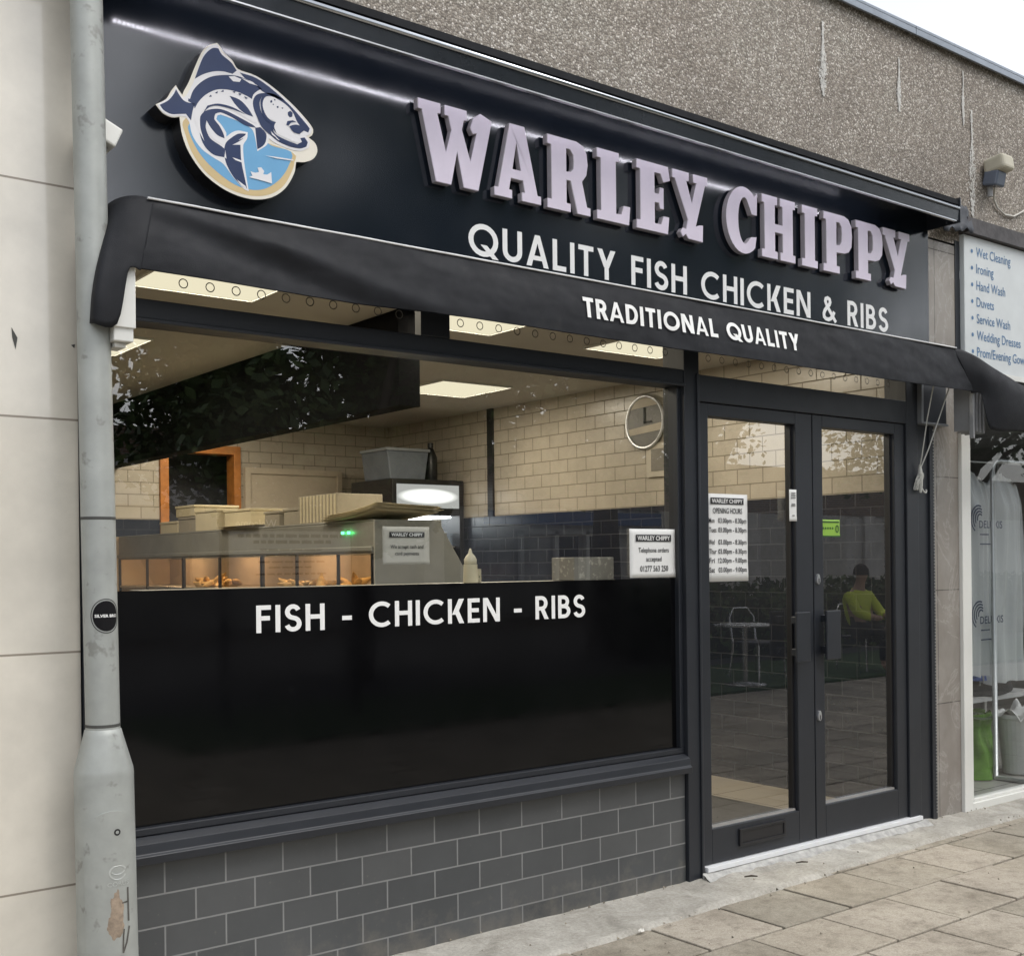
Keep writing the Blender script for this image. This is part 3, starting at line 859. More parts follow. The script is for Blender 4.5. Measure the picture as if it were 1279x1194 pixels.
takeaway(2.66, 3.03, 1.667, 1.785, 2.97, 3.25, 'cream takeaway box in front of the pale door, left of the loose paper', CARD)
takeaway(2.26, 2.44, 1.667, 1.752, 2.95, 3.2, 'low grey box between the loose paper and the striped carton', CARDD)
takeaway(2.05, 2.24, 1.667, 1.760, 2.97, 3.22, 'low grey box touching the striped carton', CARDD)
ctn = thing('carton', 'tall striped grey carton of packed boxes on the range top', 'carton', (2.95, 1.6, 1.667))
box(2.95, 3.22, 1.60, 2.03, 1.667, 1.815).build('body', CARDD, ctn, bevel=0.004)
sm = MB()
for i in range(11): sm.box(2.946, 2.95, 1.615 + i * .037, 1.632 + i * .037, 1.672, 1.812)
sm.build('stripe', CARD, ctn)
def papers(y0, y1, z0, n, label, curl):
    m = MB(); rnd = random.Random(n)
    for i in range(n):
        ox, oy = rnd.uniform(-.02, .02), rnd.uniform(-.03, .03)
        m.grid(lambda u, v: (2.90 + .36 * v + ox, y0 + (y1 - y0) * u + oy, z0 + i * .0035 + curl * (1 - u) ** 2 * (1 - v * .3)), 10, 2)
    tag(m.build('wrapping_paper', CARD, smooth=True, solid=0.001), label, 'paper')
papers(2.46, 2.95, 1.669, 5, 'sheets of cream wrapping paper lying between the boxes on the range', 0.0)
papers(1.14, 1.66, 1.671, 9, 'curling pile of cream wrapping paper at the range end nearest the window', 0.045)

# drinks fridge
fr = thing('drinks_fridge', 'tall black glass fronted drinks fridge with a lit white header', 'fridge', (5.25, 4.55, 0.06))
fc = MB(); fc.box(4.93, 4.97, 4.25, 4.9, 0.1, 2.13); fc.box(5.58, 5.62, 4.25, 4.9, 0.1, 2.13); fc.box(4.97, 5.58, 4.25, 4.9, 2.09, 2.13); fc.box(4.97, 5.58, 4.86, 4.9, 0.1, 2.09); fc.box(4.97, 5.58, 4.25, 4.9, 0.1, 0.3); fc.box(4.97, 5.58, 4.252, 4.9, 1.84, 1.90)
fc.build('cabinet', BLACKP, fr, bevel=0.004)
hm, ht, ho = _new('fridge_header')
tcn = ht.nodes.new('ShaderNodeTexCoord'); mpn = N(ht, 'ShaderNodeMapping'); mpn.inputs['Location'].default_value = (-0.08, 0, -29.0); mpn.inputs['Scale'].default_value = (3.3, 0, 15)
ht.links.new(tcn.outputs['Object'], mpn.inputs[0]); gr = N(ht, 'ShaderNodeTexGradient', gradient_type='SPHERICAL'); ht.links.new(mpn.outputs[0], gr.inputs[0])
em = N(ht, 'ShaderNodeEmission', Strength=1.3); ht.links.new(ramp(ht, gr.outputs['Fac'], ((0, (0.2, 0.2, 0.19)), (0.5, (0.9, 0.9, 0.86)))), em.inputs[0]); ht.links.new(em.outputs[0], ho.inputs[0])
box(4.972, 5.578, 4.256, 4.28, 1.90, 2.088).build('header', hm, fr)
box(4.99, 5.56, 4.35, 4.83, 1.825, 1.838).build('strip_light', emat('fridge_strip', (0.95, 0.98, 1.0), 5.0), fr)
box(4.985, 5.565, 4.84, 4.858, 0.3, 1.84).build('liner', pmat('fridge_liner', (0.5, 0.55, 0.56), 0.5), fr)
for z in (0.6, 0.95, 1.3, 1.58):
    box(4.972, 5.578, 4.32, 4.85, z, z + .012).build('shelf', ALU, fr)
cans = [pmat('can_' + n, c, 0.35, metal=0.4, var=0.3, scale=30) for n, c in (('red', (.4, .03, .03)), ('orange', (.5, .2, .02)), ('blue', (.03, .08, .35)), ('silver', (.45, .47, .5)))]
c0 = None
k = 0
for z in (1.312, 1.592):
    for i in range(7):
        x = 5.01 + i * .085
        m = MB().lathe([(.025, 0), (.030, .006), (.030, .105), (.024, .115)], (x, 4.40, z), 14)
        tag(m.build('drinks_can', cans[(i * 3 + k) % 4], smooth=False), 'drinks can standing in a shelf row inside the black fridge', 'can', 'drinks cans in the fridge'); k += 1
tb = thing('storage_tub', 'grey blue plastic tub standing on top of the drinks fridge', 'tub', (5.1, 4.5, 2.131))
prism_y(MB(), [(4.97, 2.131), (5.30, 2.131), (5.34, 2.36), (4.94, 2.36)], 4.34, 4.75).build('body', pmat('tub_blue', (0.14, 0.16, 0.19), 0.5), tb, bevel=0.01)
box(4.93, 5.35, 4.33, 4.76, 2.36, 2.385).build('lid', pmat('tub_lid', (0.25, 0.27, 0.29), 0.5), tb, bevel=0.006)
bt = thing('black_bottle', 'black bottle standing on the fridge right of the grey blue tub', 'bottle', (5.43, 4.45, 2.131))
MB().lathe([(.05, 0), (.055, .01), (.055, .2), (.03, .26), (.02, .28)], (5.43, 4.45, 2.131), 20).build('body', BLACKP, bt, smooth=True)
MB().lathe([(.024, 0), (.024, .04)], (5.43, 4.45, 2.411), 16).build('cap', BLACKP, bt)

# clock on the side wall
ck = thing('wall_clock', 'round wall clock with a silver rim high on the beige tiled wall', 'clock', (XR, 2.07, 2.40))
def disc_x(mb, y, z, r, x, r2=None, n=40):
    """disc or ring in the plane of the side wall, facing -x"""
    o = [(y + r * math.cos(2 * math.pi * i / n), z + r * math.sin(2 * math.pi * i / n)) for i in range(n)]
    b0 = len(mb.v); mb.v += [(x, p[0], p[1]) for p in o]
    if r2 is None:
        mb.face([b0 + i for i in range(n)])
    else:
        mb.v += [(x - .012, y + (r + r2) / 2 * math.cos(2 * math.pi * i / n), z + (r + r2) / 2 * math.sin(2 * math.pi * i / n)) for i in range(n)]
        mb.v += [(x, y + r2 * math.cos(2 * math.pi * i / n), z + r2 * math.sin(2 * math.pi * i / n)) for i in range(n)]
        for i in range(n):
            j = (i + 1) % n
            mb.face((b0 + i, b0 + j, b0 + n + j, b0 + n + i)); mb.face((b0 + n + i, b0 + n + j, b0 + 2 * n + j, b0 + 2 * n + i))
    return mb
disc_x(MB(), 2.10, 2.40, 0.178, XR - .03).build('dial', pmat('dial_grey', (0.12, 0.11, 0.10), 0.4), ck)
disc_x(MB(), 2.10, 2.40, 0.19, XR - .032, 0.165).build('rim', ALU, ck, smooth=True)
bnd = MB()
o_ = [(2.10 + .166 * math.cos(R(a)), 2.40 + .166 * math.sin(R(a))) for a in range(35, 146, 8)]
b0 = len(bnd.v); bnd.v += [(XR - .033, p[0], p[1]) for p in o_]; bnd.face(range(b0, b0 + len(o_)))
bnd.quad((XR - .033, 1.935, 2.385), (XR - .033, 2.265, 2.36), (XR - .033, 2.265, 2.315), (XR - .033, 1.935, 2.335))
bnd.build('dial_reflection', pmat('reflection_tan', (0.42, 0.36, 0.27), 0.4), ck)  # tan bands paint the reflections lying across the clock face
hn = MB(); hn.box(XR - .036, XR - .034, 2.092, 2.108, 2.39, 2.50); hn.box(XR - .036, XR - .034, 2.03, 2.105, 2.392, 2.404); hn.build('hand', INK, ck)
sn = thing('wall_notice', 'small framed notice on the beige wall below the round clock', 'notice', (XR, 1.9, 2.1))
box(XR - .02, XR - .001, 1.75, 2.10, 2.02, 2.25).build('frame', pmat('notice_frame', (0.5, 0.45, 0.37), 0.5), sn, bevel=0.003)
box(XR - .024, XR - .0205, 1.80, 2.05, 2.06, 2.21).build('sheet', pmat('notice_grey', (0.22, 0.20, 0.17), 0.6), sn)

# salt shaker and tray just behind the window
cs = thing('counter_shelf', 'narrow steel shelf just inside the window, behind the black vinyl', 'shelf', (2.9, 0.35, 1.365))
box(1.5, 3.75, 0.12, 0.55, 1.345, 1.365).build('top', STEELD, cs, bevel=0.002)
for x in (1.7, 3.6):
    box(x, x + .03, .14, .5, 0.06, 1.345).build('leg', STEELD, cs)
ss = thing('salt_shaker', 'cream salt shaker with a domed top standing behind the window', 'shaker', (2.87, 0.33, 1.366))
MB().lathe([(.030, 0), (.032, .005), (.029, .075), (.030, .078)], (2.87, 0.33, 1.366), 20).build('jar', pmat('shaker_cream', (0.62, 0.55, 0.38), 0.35), ss, smooth=True)
MB().lathe([(.026, 0), (.027, .02), (.018, .036), (.009, .045), (.007, .055), (.003, .066)], (2.87, 0.33, 1.445), 20).build('cap', pmat('shaker_cap', (0.66, 0.6, 0.44), 0.35), ss, smooth=True)
mg = thing('small_jar', 'cream jar with a dark print beside the salt shaker', 'jar', (2.945, 0.40, 1.366))
MB().lathe([(.024, 0), (.026, .004), (.026, .055), (.027, .058)], (2.945, 0.40, 1.366), 20).build('body', pmat('jar_cream', (0.5, 0.44, 0.30), 0.4, speck=(60, .55, (.08, .09, .05))), mg, smooth=True)
nb = thing('napkin_box', 'pale open napkin box on the shelf near the telephone notice', 'box', (3.45, 0.4, 1.366))
box(3.42, 3.66, 0.30, 0.46, 1.366, 1.47).build('body', pmat('napkin_card', (0.20, 0.19, 0.17), 0.7, speck=(30, .55, (.4, .38, .33))), nb, bevel=0.004)

# ================================================================== SIGNS
sg = thing('shop_sign', 'long glossy black fascia sign with raised lilac capital letters and a white line below', 'sign', (3.4, -0.02, 2.5))
box(1.15, 5.736, -0.006, 0.0, 2.48, 3.345).build('board', SIGN, sg, bevel=0.002)
box(1.15, 5.75, -0.010, -0.0065, 3.336, 3.345).build('edge_trim', ALU, sg)
LX = [('W', 2.383, 2.725), ('A', 2.735, 2.969), ('R', 3.002, 3.232), ('L', 3.269, 3.460), ('E', 3.496, 3.700), ('Y', 3.712, 3.938), ('C', 4.060, 4.275),
      ('H', 4.308, 4.553), ('I', 4.603, 4.724), ('P', 4.770, 5.002), ('P', 5.030, 5.261), ('Y', 5.262, 5.500)]
for ch, x0, x1 in LX:
    loops = SLABF[ch]
    a, b = min(p[0] for p in loops[0]), max(p[0] for p in loops[0])
    L_ = [[(x0 + (p[0] - a) / (b - a) * (x1 - x0), 2.876 + p[1] * 0.297) for p in l] for l in loops]
    m = MB(); m.poly(L_[0], -0.046, 0.027, L_[1:], side=1)
    m.build('letter', [LILAC, LILAC_SHADE], sg, bevel=0.002, segs=1)
sans_words('QUALITY FISH CHICKEN & RIBS', 2.635, 5.355, 2.640, 0.127, -0.0075, WHITE, sg, 'word', 0.15)

# trough light above the sign
tl = thing('sign_light', 'black metal trough along the top of the sign holding a strip of white lights', 'light', (3.4, -0.1, 3.3))
prism_x(MB(), [(0.0, 3.345), (-0.02, 3.345), (-0.185, 3.325), (-0.186, 3.247), (-0.20, 3.247), (-0.203, 3.300), (-0.200, 3.318), (-0.19, 3.330), (0.0, 3.352)], 1.05, 5.72).build('trough', TROUGH, tl)
prism_x(MB(), [(-0.203 - 0.0105 * math.cos(R(a_)), 3.311 + 0.0105 * math.sin(R(a_))) for a_ in range(-80, 100, 15)][::-1], 1.05, 5.715).build('bright_edge', pmat('polished_edge', (0.42, 0.44, 0.47), 0.22, metal=1.0, var=0.05), tl, smooth=True)
prism_x(MB(), [(0.0, 3.356), (-0.188, 3.334), (-0.199, 3.3325), (-0.200, 3.360), (-0.185, 3.366), (0.0, 3.392)], 1.05, 5.722).build('top_flashing', pmat('matte_black', (0.018, 0.019, 0.022), 0.8, var=0.2, spec=0.2), tl)
prism_x(MB(), [(-0.184, 3.241), (-0.2, 3.241), (-0.2, 3.246), (-0.184, 3.246)], 1.05, 5.70).build('light_channel', ALU, tl)
ld = MB()
x = 1.335
while x < 5.2:
    ld.quad((x, -.1845, 3.247), (x, -.1845, 3.252), (x + .005, -.1845, 3.252), (x + .005, -.1845, 3.247))
    x += .0155
ld.build('led_strip', LEDM, tl)
box(5.722, 5.73, -0.208, 0.0, 3.238, 3.370).build('end_cap', TROUGH, tl)

# fish sign (traced as an outline in its own plane, 58 cm wide)
FISHL = [
 ('backing', 'cream', [[(1.5851,3.1531),(1.591,3.148),(1.5967,3.1426),(1.6005,3.1375),(1.6045,3.1317),(1.6093,3.1266),(1.6154,3.1226),(1.6228,3.1186),(1.6305,3.1144),(1.6374,3.1096),(1.6425,3.1036),(1.6467,3.0966),(1.6514,3.0901),(1.6578,3.0857),(1.6707,3.0832),(1.687,3.0824),(1.7045,3.0816),(1.7208,3.0793),(1.7369,3.0748),(1.7532,3.0691),(1.7693,3.0625),(1.7849,3.0554),(1.8025,3.0465),(1.8208,3.0362),(1.8388,3.0254),(1.8556,3.0147),(1.8706,3.0042),(1.8857,2.9927),(1.8995,2.9815),(1.9109,2.9718),(1.9176,2.9658),(1.9242,2.9592),(1.9297,2.9526),(1.9332,2.9463),(1.9328,2.9354),(1.9285,2.925),(1.9159,2.9147),(1.9226,2.9113),(1.9297,2.908),(1.9361,2.9044),(1.9412,2.8998),(1.9448,2.8941),(1.9473,2.8874),(1.9486,2.8804),(1.9483,2.8733),(1.9463,2.8661),(1.9427,2.8584),(1.9379,2.8511),(1.932,2.8446),(1.9247,2.8391),(1.9159,2.8341),(1.9067,2.83),(1.898,2.8266),(1.8877,2.824),(1.8774,2.8227),(1.8672,2.8214),(1.8654,2.8109),(1.8639,2.8004),(1.8618,2.7899),(1.8584,2.7795),(1.852,2.766),(1.844,2.7511),(1.8347,2.7363),(1.8246,2.7231),(1.8136,2.7117),(1.8015,2.7013),(1.7886,2.692),(1.7751,2.6841),(1.761,2.6776),(1.7461,2.6725),(1.731,2.6686),(1.716,2.666),(1.7004,2.6644),(1.6844,2.6641),(1.6684,2.6649),(1.653,2.6667),(1.6373,2.6696),(1.6215,2.6735),(1.6061,2.6784),(1.5914,2.6843),(1.5759,2.6917),(1.5602,2.7002),(1.5451,2.7099),(1.5312,2.7206),(1.5186,2.7327),(1.5069,2.7461),(1.4963,2.76),(1.4871,2.7735),(1.48,2.7857),(1.4738,2.7985),(1.4686,2.8118),(1.4642,2.8253),(1.461,2.8391),(1.459,2.8534),(1.4573,2.8679),(1.4555,2.8823),(1.4468,2.8793),(1.4382,2.8764),(1.4297,2.8751),(1.4225,2.8754),(1.415,2.8766),(1.4076,2.8787),(1.4009,2.8817),(1.3946,2.8862),(1.3888,2.892),(1.3831,2.8982),(1.3773,2.9042),(1.3861,2.9101),(1.3951,2.9159),(1.4037,2.9219),(1.411,2.9283),(1.4163,2.9353),(1.4205,2.9431),(1.4243,2.9509),(1.4282,2.9581),(1.4334,2.9661),(1.439,2.9739),(1.4445,2.9817),(1.448,2.9766),(1.4515,2.9716),(1.455,2.9668),(1.4602,2.961),(1.4656,2.9552),(1.4707,2.9682),(1.4741,2.9749),(1.4785,2.9831),(1.4831,2.9919),(1.4872,3.0005),(1.4925,3.0132),(1.4981,3.0279),(1.5041,3.0434),(1.5101,3.0583),(1.5164,3.0733),(1.523,3.0888),(1.5296,3.1032),(1.5357,3.1148),(1.5414,3.1226),(1.5484,3.1295),(1.556,3.1359),(1.5627,3.1404),(1.57,3.1447),(1.5776,3.1488)]]),
 ('gold_ring', 'gold', [[(1.4686,2.8734),(1.4658,2.8664),(1.4651,2.8594),(1.4667,2.8517),(1.4695,2.8439),(1.4724,2.8359),(1.4755,2.8277),(1.4781,2.8192),(1.4808,2.8107),(1.483,2.8048),(1.4853,2.7988),(1.4878,2.7929),(1.4907,2.787),(1.4937,2.7812),(1.497,2.7755),(1.5007,2.7698),(1.5047,2.7641),(1.5089,2.7585),(1.5133,2.7529),(1.5181,2.7473),(1.523,2.7419),(1.528,2.7367),(1.5333,2.7317),(1.5388,2.7269),(1.5446,2.7223),(1.5506,2.7179),(1.5568,2.7137),(1.5633,2.7096),(1.57,2.7057),(1.5766,2.702),(1.5832,2.6986),(1.5899,2.6954),(1.5966,2.6925),(1.603,2.6899),(1.6096,2.6875),(1.6162,2.6853),(1.6227,2.6834),(1.6293,2.6817),(1.6359,2.6802),(1.6457,2.6784),(1.6557,2.6769),(1.6658,2.6759),(1.676,2.6752),(1.6862,2.6751),(1.6964,2.6753),(1.7063,2.6761),(1.7162,2.6773),(1.7255,2.6789),(1.7348,2.681),(1.7438,2.6835),(1.7527,2.6865),(1.7613,2.69),(1.7698,2.694),(1.7783,2.6986),(1.7865,2.7037),(1.7946,2.7094),(1.8023,2.7155),(1.8096,2.722),(1.8164,2.729),(1.8228,2.7369),(1.8286,2.7452),(1.834,2.7541),(1.8389,2.7631),(1.8433,2.7716),(1.8473,2.7799),(1.8507,2.7872),(1.8537,2.7944),(1.858,2.8077),(1.8599,2.82),(1.8645,2.8312),(1.8666,2.8414),(1.8591,2.8466),(1.8509,2.8507),(1.8419,2.8529),(1.8306,2.8549),(1.8185,2.8568),(1.8068,2.8584),(1.7927,2.8601),(1.7773,2.8618),(1.7615,2.8634),(1.746,2.8651),(1.731,2.8669),(1.7161,2.8687),(1.7013,2.8707),(1.6868,2.8731),(1.6726,2.876),(1.6587,2.8792),(1.645,2.8827),(1.6314,2.8861),(1.6175,2.8898),(1.6035,2.8937),(1.59,2.8973),(1.5772,2.9003),(1.566,2.9026),(1.5545,2.9047),(1.5434,2.9062),(1.5333,2.9069),(1.5256,2.9065),(1.5176,2.9052),(1.5098,2.9033),(1.5028,2.901),(1.4952,2.8974),(1.488,2.8927),(1.4817,2.8879),(1.4743,2.8809)]]),
 ('sky_disc', 'blue', [[(1.4832,2.8578),(1.4871,2.8669),(1.4957,2.8737),(1.5082,2.8822),(1.5168,2.8885),(1.5262,2.8953),(1.5333,2.9002),(1.5408,2.9054),(1.5482,2.9102),(1.5552,2.9144),(1.5623,2.9185),(1.5687,2.9221),(1.576,2.9261),(1.5831,2.9298),(1.5958,2.9344),(1.6049,2.9352),(1.6148,2.9349),(1.6219,2.9342),(1.6301,2.9331),(1.6387,2.9317),(1.647,2.9302),(1.6564,2.9283),(1.6664,2.9261),(1.6765,2.9237),(1.686,2.9211),(1.6946,2.9186),(1.7034,2.9158),(1.7116,2.9128),(1.7189,2.9095),(1.7259,2.9048),(1.7322,2.8993),(1.7378,2.8934),(1.7422,2.8873),(1.746,2.8808),(1.7503,2.8748),(1.755,2.8694),(1.7602,2.8644),(1.7664,2.8605),(1.7748,2.8581),(1.7844,2.8568),(1.7943,2.856),(1.8022,2.8557),(1.8106,2.8559),(1.8188,2.8561),(1.8262,2.8559),(1.8336,2.8548),(1.8409,2.8533),(1.8481,2.8517),(1.8528,2.8393),(1.8508,2.8313),(1.8473,2.8229),(1.8435,2.8144),(1.8393,2.8058),(1.8355,2.7973),(1.8314,2.7889),(1.8265,2.7801),(1.821,2.7714),(1.815,2.763),(1.8086,2.7549),(1.8013,2.747),(1.7936,2.7394),(1.7853,2.732),(1.7767,2.725),(1.7681,2.7188),(1.7593,2.7133),(1.7508,2.7088),(1.7421,2.7049),(1.7333,2.7017),(1.7245,2.6992),(1.7152,2.6972),(1.7058,2.6959),(1.6957,2.6952),(1.6855,2.6951),(1.6784,2.6954),(1.6712,2.696),(1.6642,2.6968),(1.657,2.698),(1.6499,2.6995),(1.643,2.7012),(1.636,2.7035),(1.6289,2.7061),(1.6221,2.7089),(1.6151,2.7121),(1.6081,2.7156),(1.6013,2.7192),(1.5946,2.7229),(1.5881,2.7267),(1.5818,2.7305),(1.5756,2.7343),(1.5695,2.7382),(1.5636,2.7423),(1.5578,2.7464),(1.5521,2.7507),(1.5467,2.755),(1.5415,2.7594),(1.5365,2.7638),(1.5318,2.7684),(1.5274,2.7729),(1.5232,2.7775),(1.5193,2.7823),(1.5138,2.7895),(1.5088,2.7968),(1.5042,2.8042),(1.4999,2.8117),(1.4957,2.8196),(1.4917,2.8276),(1.488,2.8359),(1.4851,2.8439),(1.4836,2.851)]]),
 ('white_edge', 'white', [[(1.5865,3.1472),(1.59,3.1413),(1.5934,3.1353),(1.597,3.1296),(1.6016,3.1246),(1.6083,3.1201),(1.6164,3.1162),(1.6248,3.1121),(1.6322,3.1074),(1.6376,3.101),(1.642,3.0936),(1.6469,3.0868),(1.6536,3.0822),(1.6673,3.0797),(1.6847,3.0789),(1.7033,3.0782),(1.7208,3.0759),(1.7367,3.0714),(1.7522,3.0658),(1.7673,3.0593),(1.7822,3.0522),(1.7996,3.0433),(1.818,3.033),(1.8362,3.0221),(1.8528,3.0115),(1.8671,3.0015),(1.8813,2.9906),(1.8944,2.9799),(1.9053,2.9706),(1.9113,2.9646),(1.9168,2.9582),(1.9221,2.9516),(1.9276,2.9451),(1.9246,2.9364),(1.9217,2.9276),(1.9132,2.9225),(1.9047,2.9174),(1.9099,2.9118),(1.915,2.9061),(1.9202,2.9005),(1.9173,2.8897),(1.9143,2.879),(1.9065,2.8743),(1.8987,2.8692),(1.8909,2.8648),(1.8827,2.8618),(1.8722,2.8601),(1.8606,2.8595),(1.8487,2.8597),(1.8372,2.8604),(1.8246,2.8618),(1.8112,2.864),(1.7986,2.8665),(1.7881,2.8691),(1.7802,2.8722),(1.7729,2.8762),(1.7656,2.8801),(1.7639,2.872),(1.7621,2.8639),(1.7583,2.8564),(1.7515,2.8496),(1.7424,2.8424),(1.7326,2.8351),(1.7232,2.8279),(1.721,2.8407),(1.7189,2.8539),(1.7166,2.8663),(1.7142,2.8766),(1.7118,2.8849),(1.7084,2.8928),(1.7029,2.8986),(1.6937,2.9029),(1.6818,2.9067),(1.6687,2.9099),(1.6558,2.9126),(1.6402,2.9154),(1.6226,2.9178),(1.6062,2.9196),(1.5941,2.9206),(1.5839,2.9159),(1.5797,2.9029),(1.5845,2.8987),(1.5895,2.8945),(1.5943,2.8901),(1.5988,2.8855),(1.6032,2.8804),(1.6076,2.8748),(1.6113,2.8694),(1.6139,2.8647),(1.6138,2.8526),(1.6207,2.8593),(1.6277,2.8659),(1.6346,2.8716),(1.6447,2.8779),(1.6555,2.8819),(1.663,2.883),(1.6716,2.8833),(1.6807,2.8833),(1.6895,2.8835),(1.6889,2.8759),(1.6884,2.8684),(1.6866,2.8609),(1.6822,2.8535),(1.6766,2.8461),(1.6732,2.8385),(1.6725,2.8269),(1.6727,2.8126),(1.6737,2.7974),(1.6752,2.7829),(1.6782,2.762),(1.6822,2.7381),(1.6867,2.7129),(1.6909,2.6883),(1.6822,2.6898),(1.6742,2.6925),(1.6664,2.698),(1.657,2.7054),(1.6472,2.7138),(1.6381,2.7221),(1.6291,2.7318),(1.6203,2.7425),(1.6114,2.7528),(1.6025,2.761),(1.5944,2.7657),(1.5853,2.7691),(1.576,2.7721),(1.5671,2.7755),(1.5571,2.7799),(1.5466,2.7845),(1.5363,2.7897),(1.5271,2.796),(1.5186,2.8039),(1.5105,2.8131),(1.5034,2.8228),(1.4977,2.8325),(1.494,2.8423),(1.4916,2.8531),(1.4897,2.8635),(1.4873,2.8719),(1.4837,2.8777),(1.4792,2.8829),(1.4747,2.888),(1.4678,2.8872),(1.4609,2.8863),(1.4541,2.8852),(1.4473,2.8835),(1.4399,2.8813),(1.4322,2.8794),(1.4249,2.8787),(1.4179,2.8792),(1.4109,2.8807),(1.4043,2.8829),(1.3985,2.8858),(1.3939,2.8897),(1.3901,2.8945),(1.3866,2.8996),(1.383,2.9046),(1.3915,2.9115),(1.4004,2.9184),(1.4087,2.9252),(1.4159,2.9318),(1.4223,2.9394),(1.428,2.9476),(1.433,2.9555),(1.437,2.9623),(1.4407,2.9692),(1.4444,2.9761),(1.4487,2.9692),(1.4531,2.9624),(1.4573,2.9566),(1.4631,2.9514),(1.4694,2.9467),(1.4784,2.9559),(1.4831,2.9641),(1.4889,2.9749),(1.4947,2.9864),(1.4995,2.9964),(1.5025,3.0035),(1.505,3.0106),(1.5074,3.0178),(1.5098,3.025),(1.5142,3.0388),(1.5196,3.0556),(1.5252,3.0727),(1.5304,3.0872),(1.5343,3.0966),(1.5387,3.1062),(1.5435,3.1152),(1.5483,3.1229),(1.5545,3.1299),(1.5617,3.1362),(1.5687,3.1411),(1.5775,3.1447)]]),
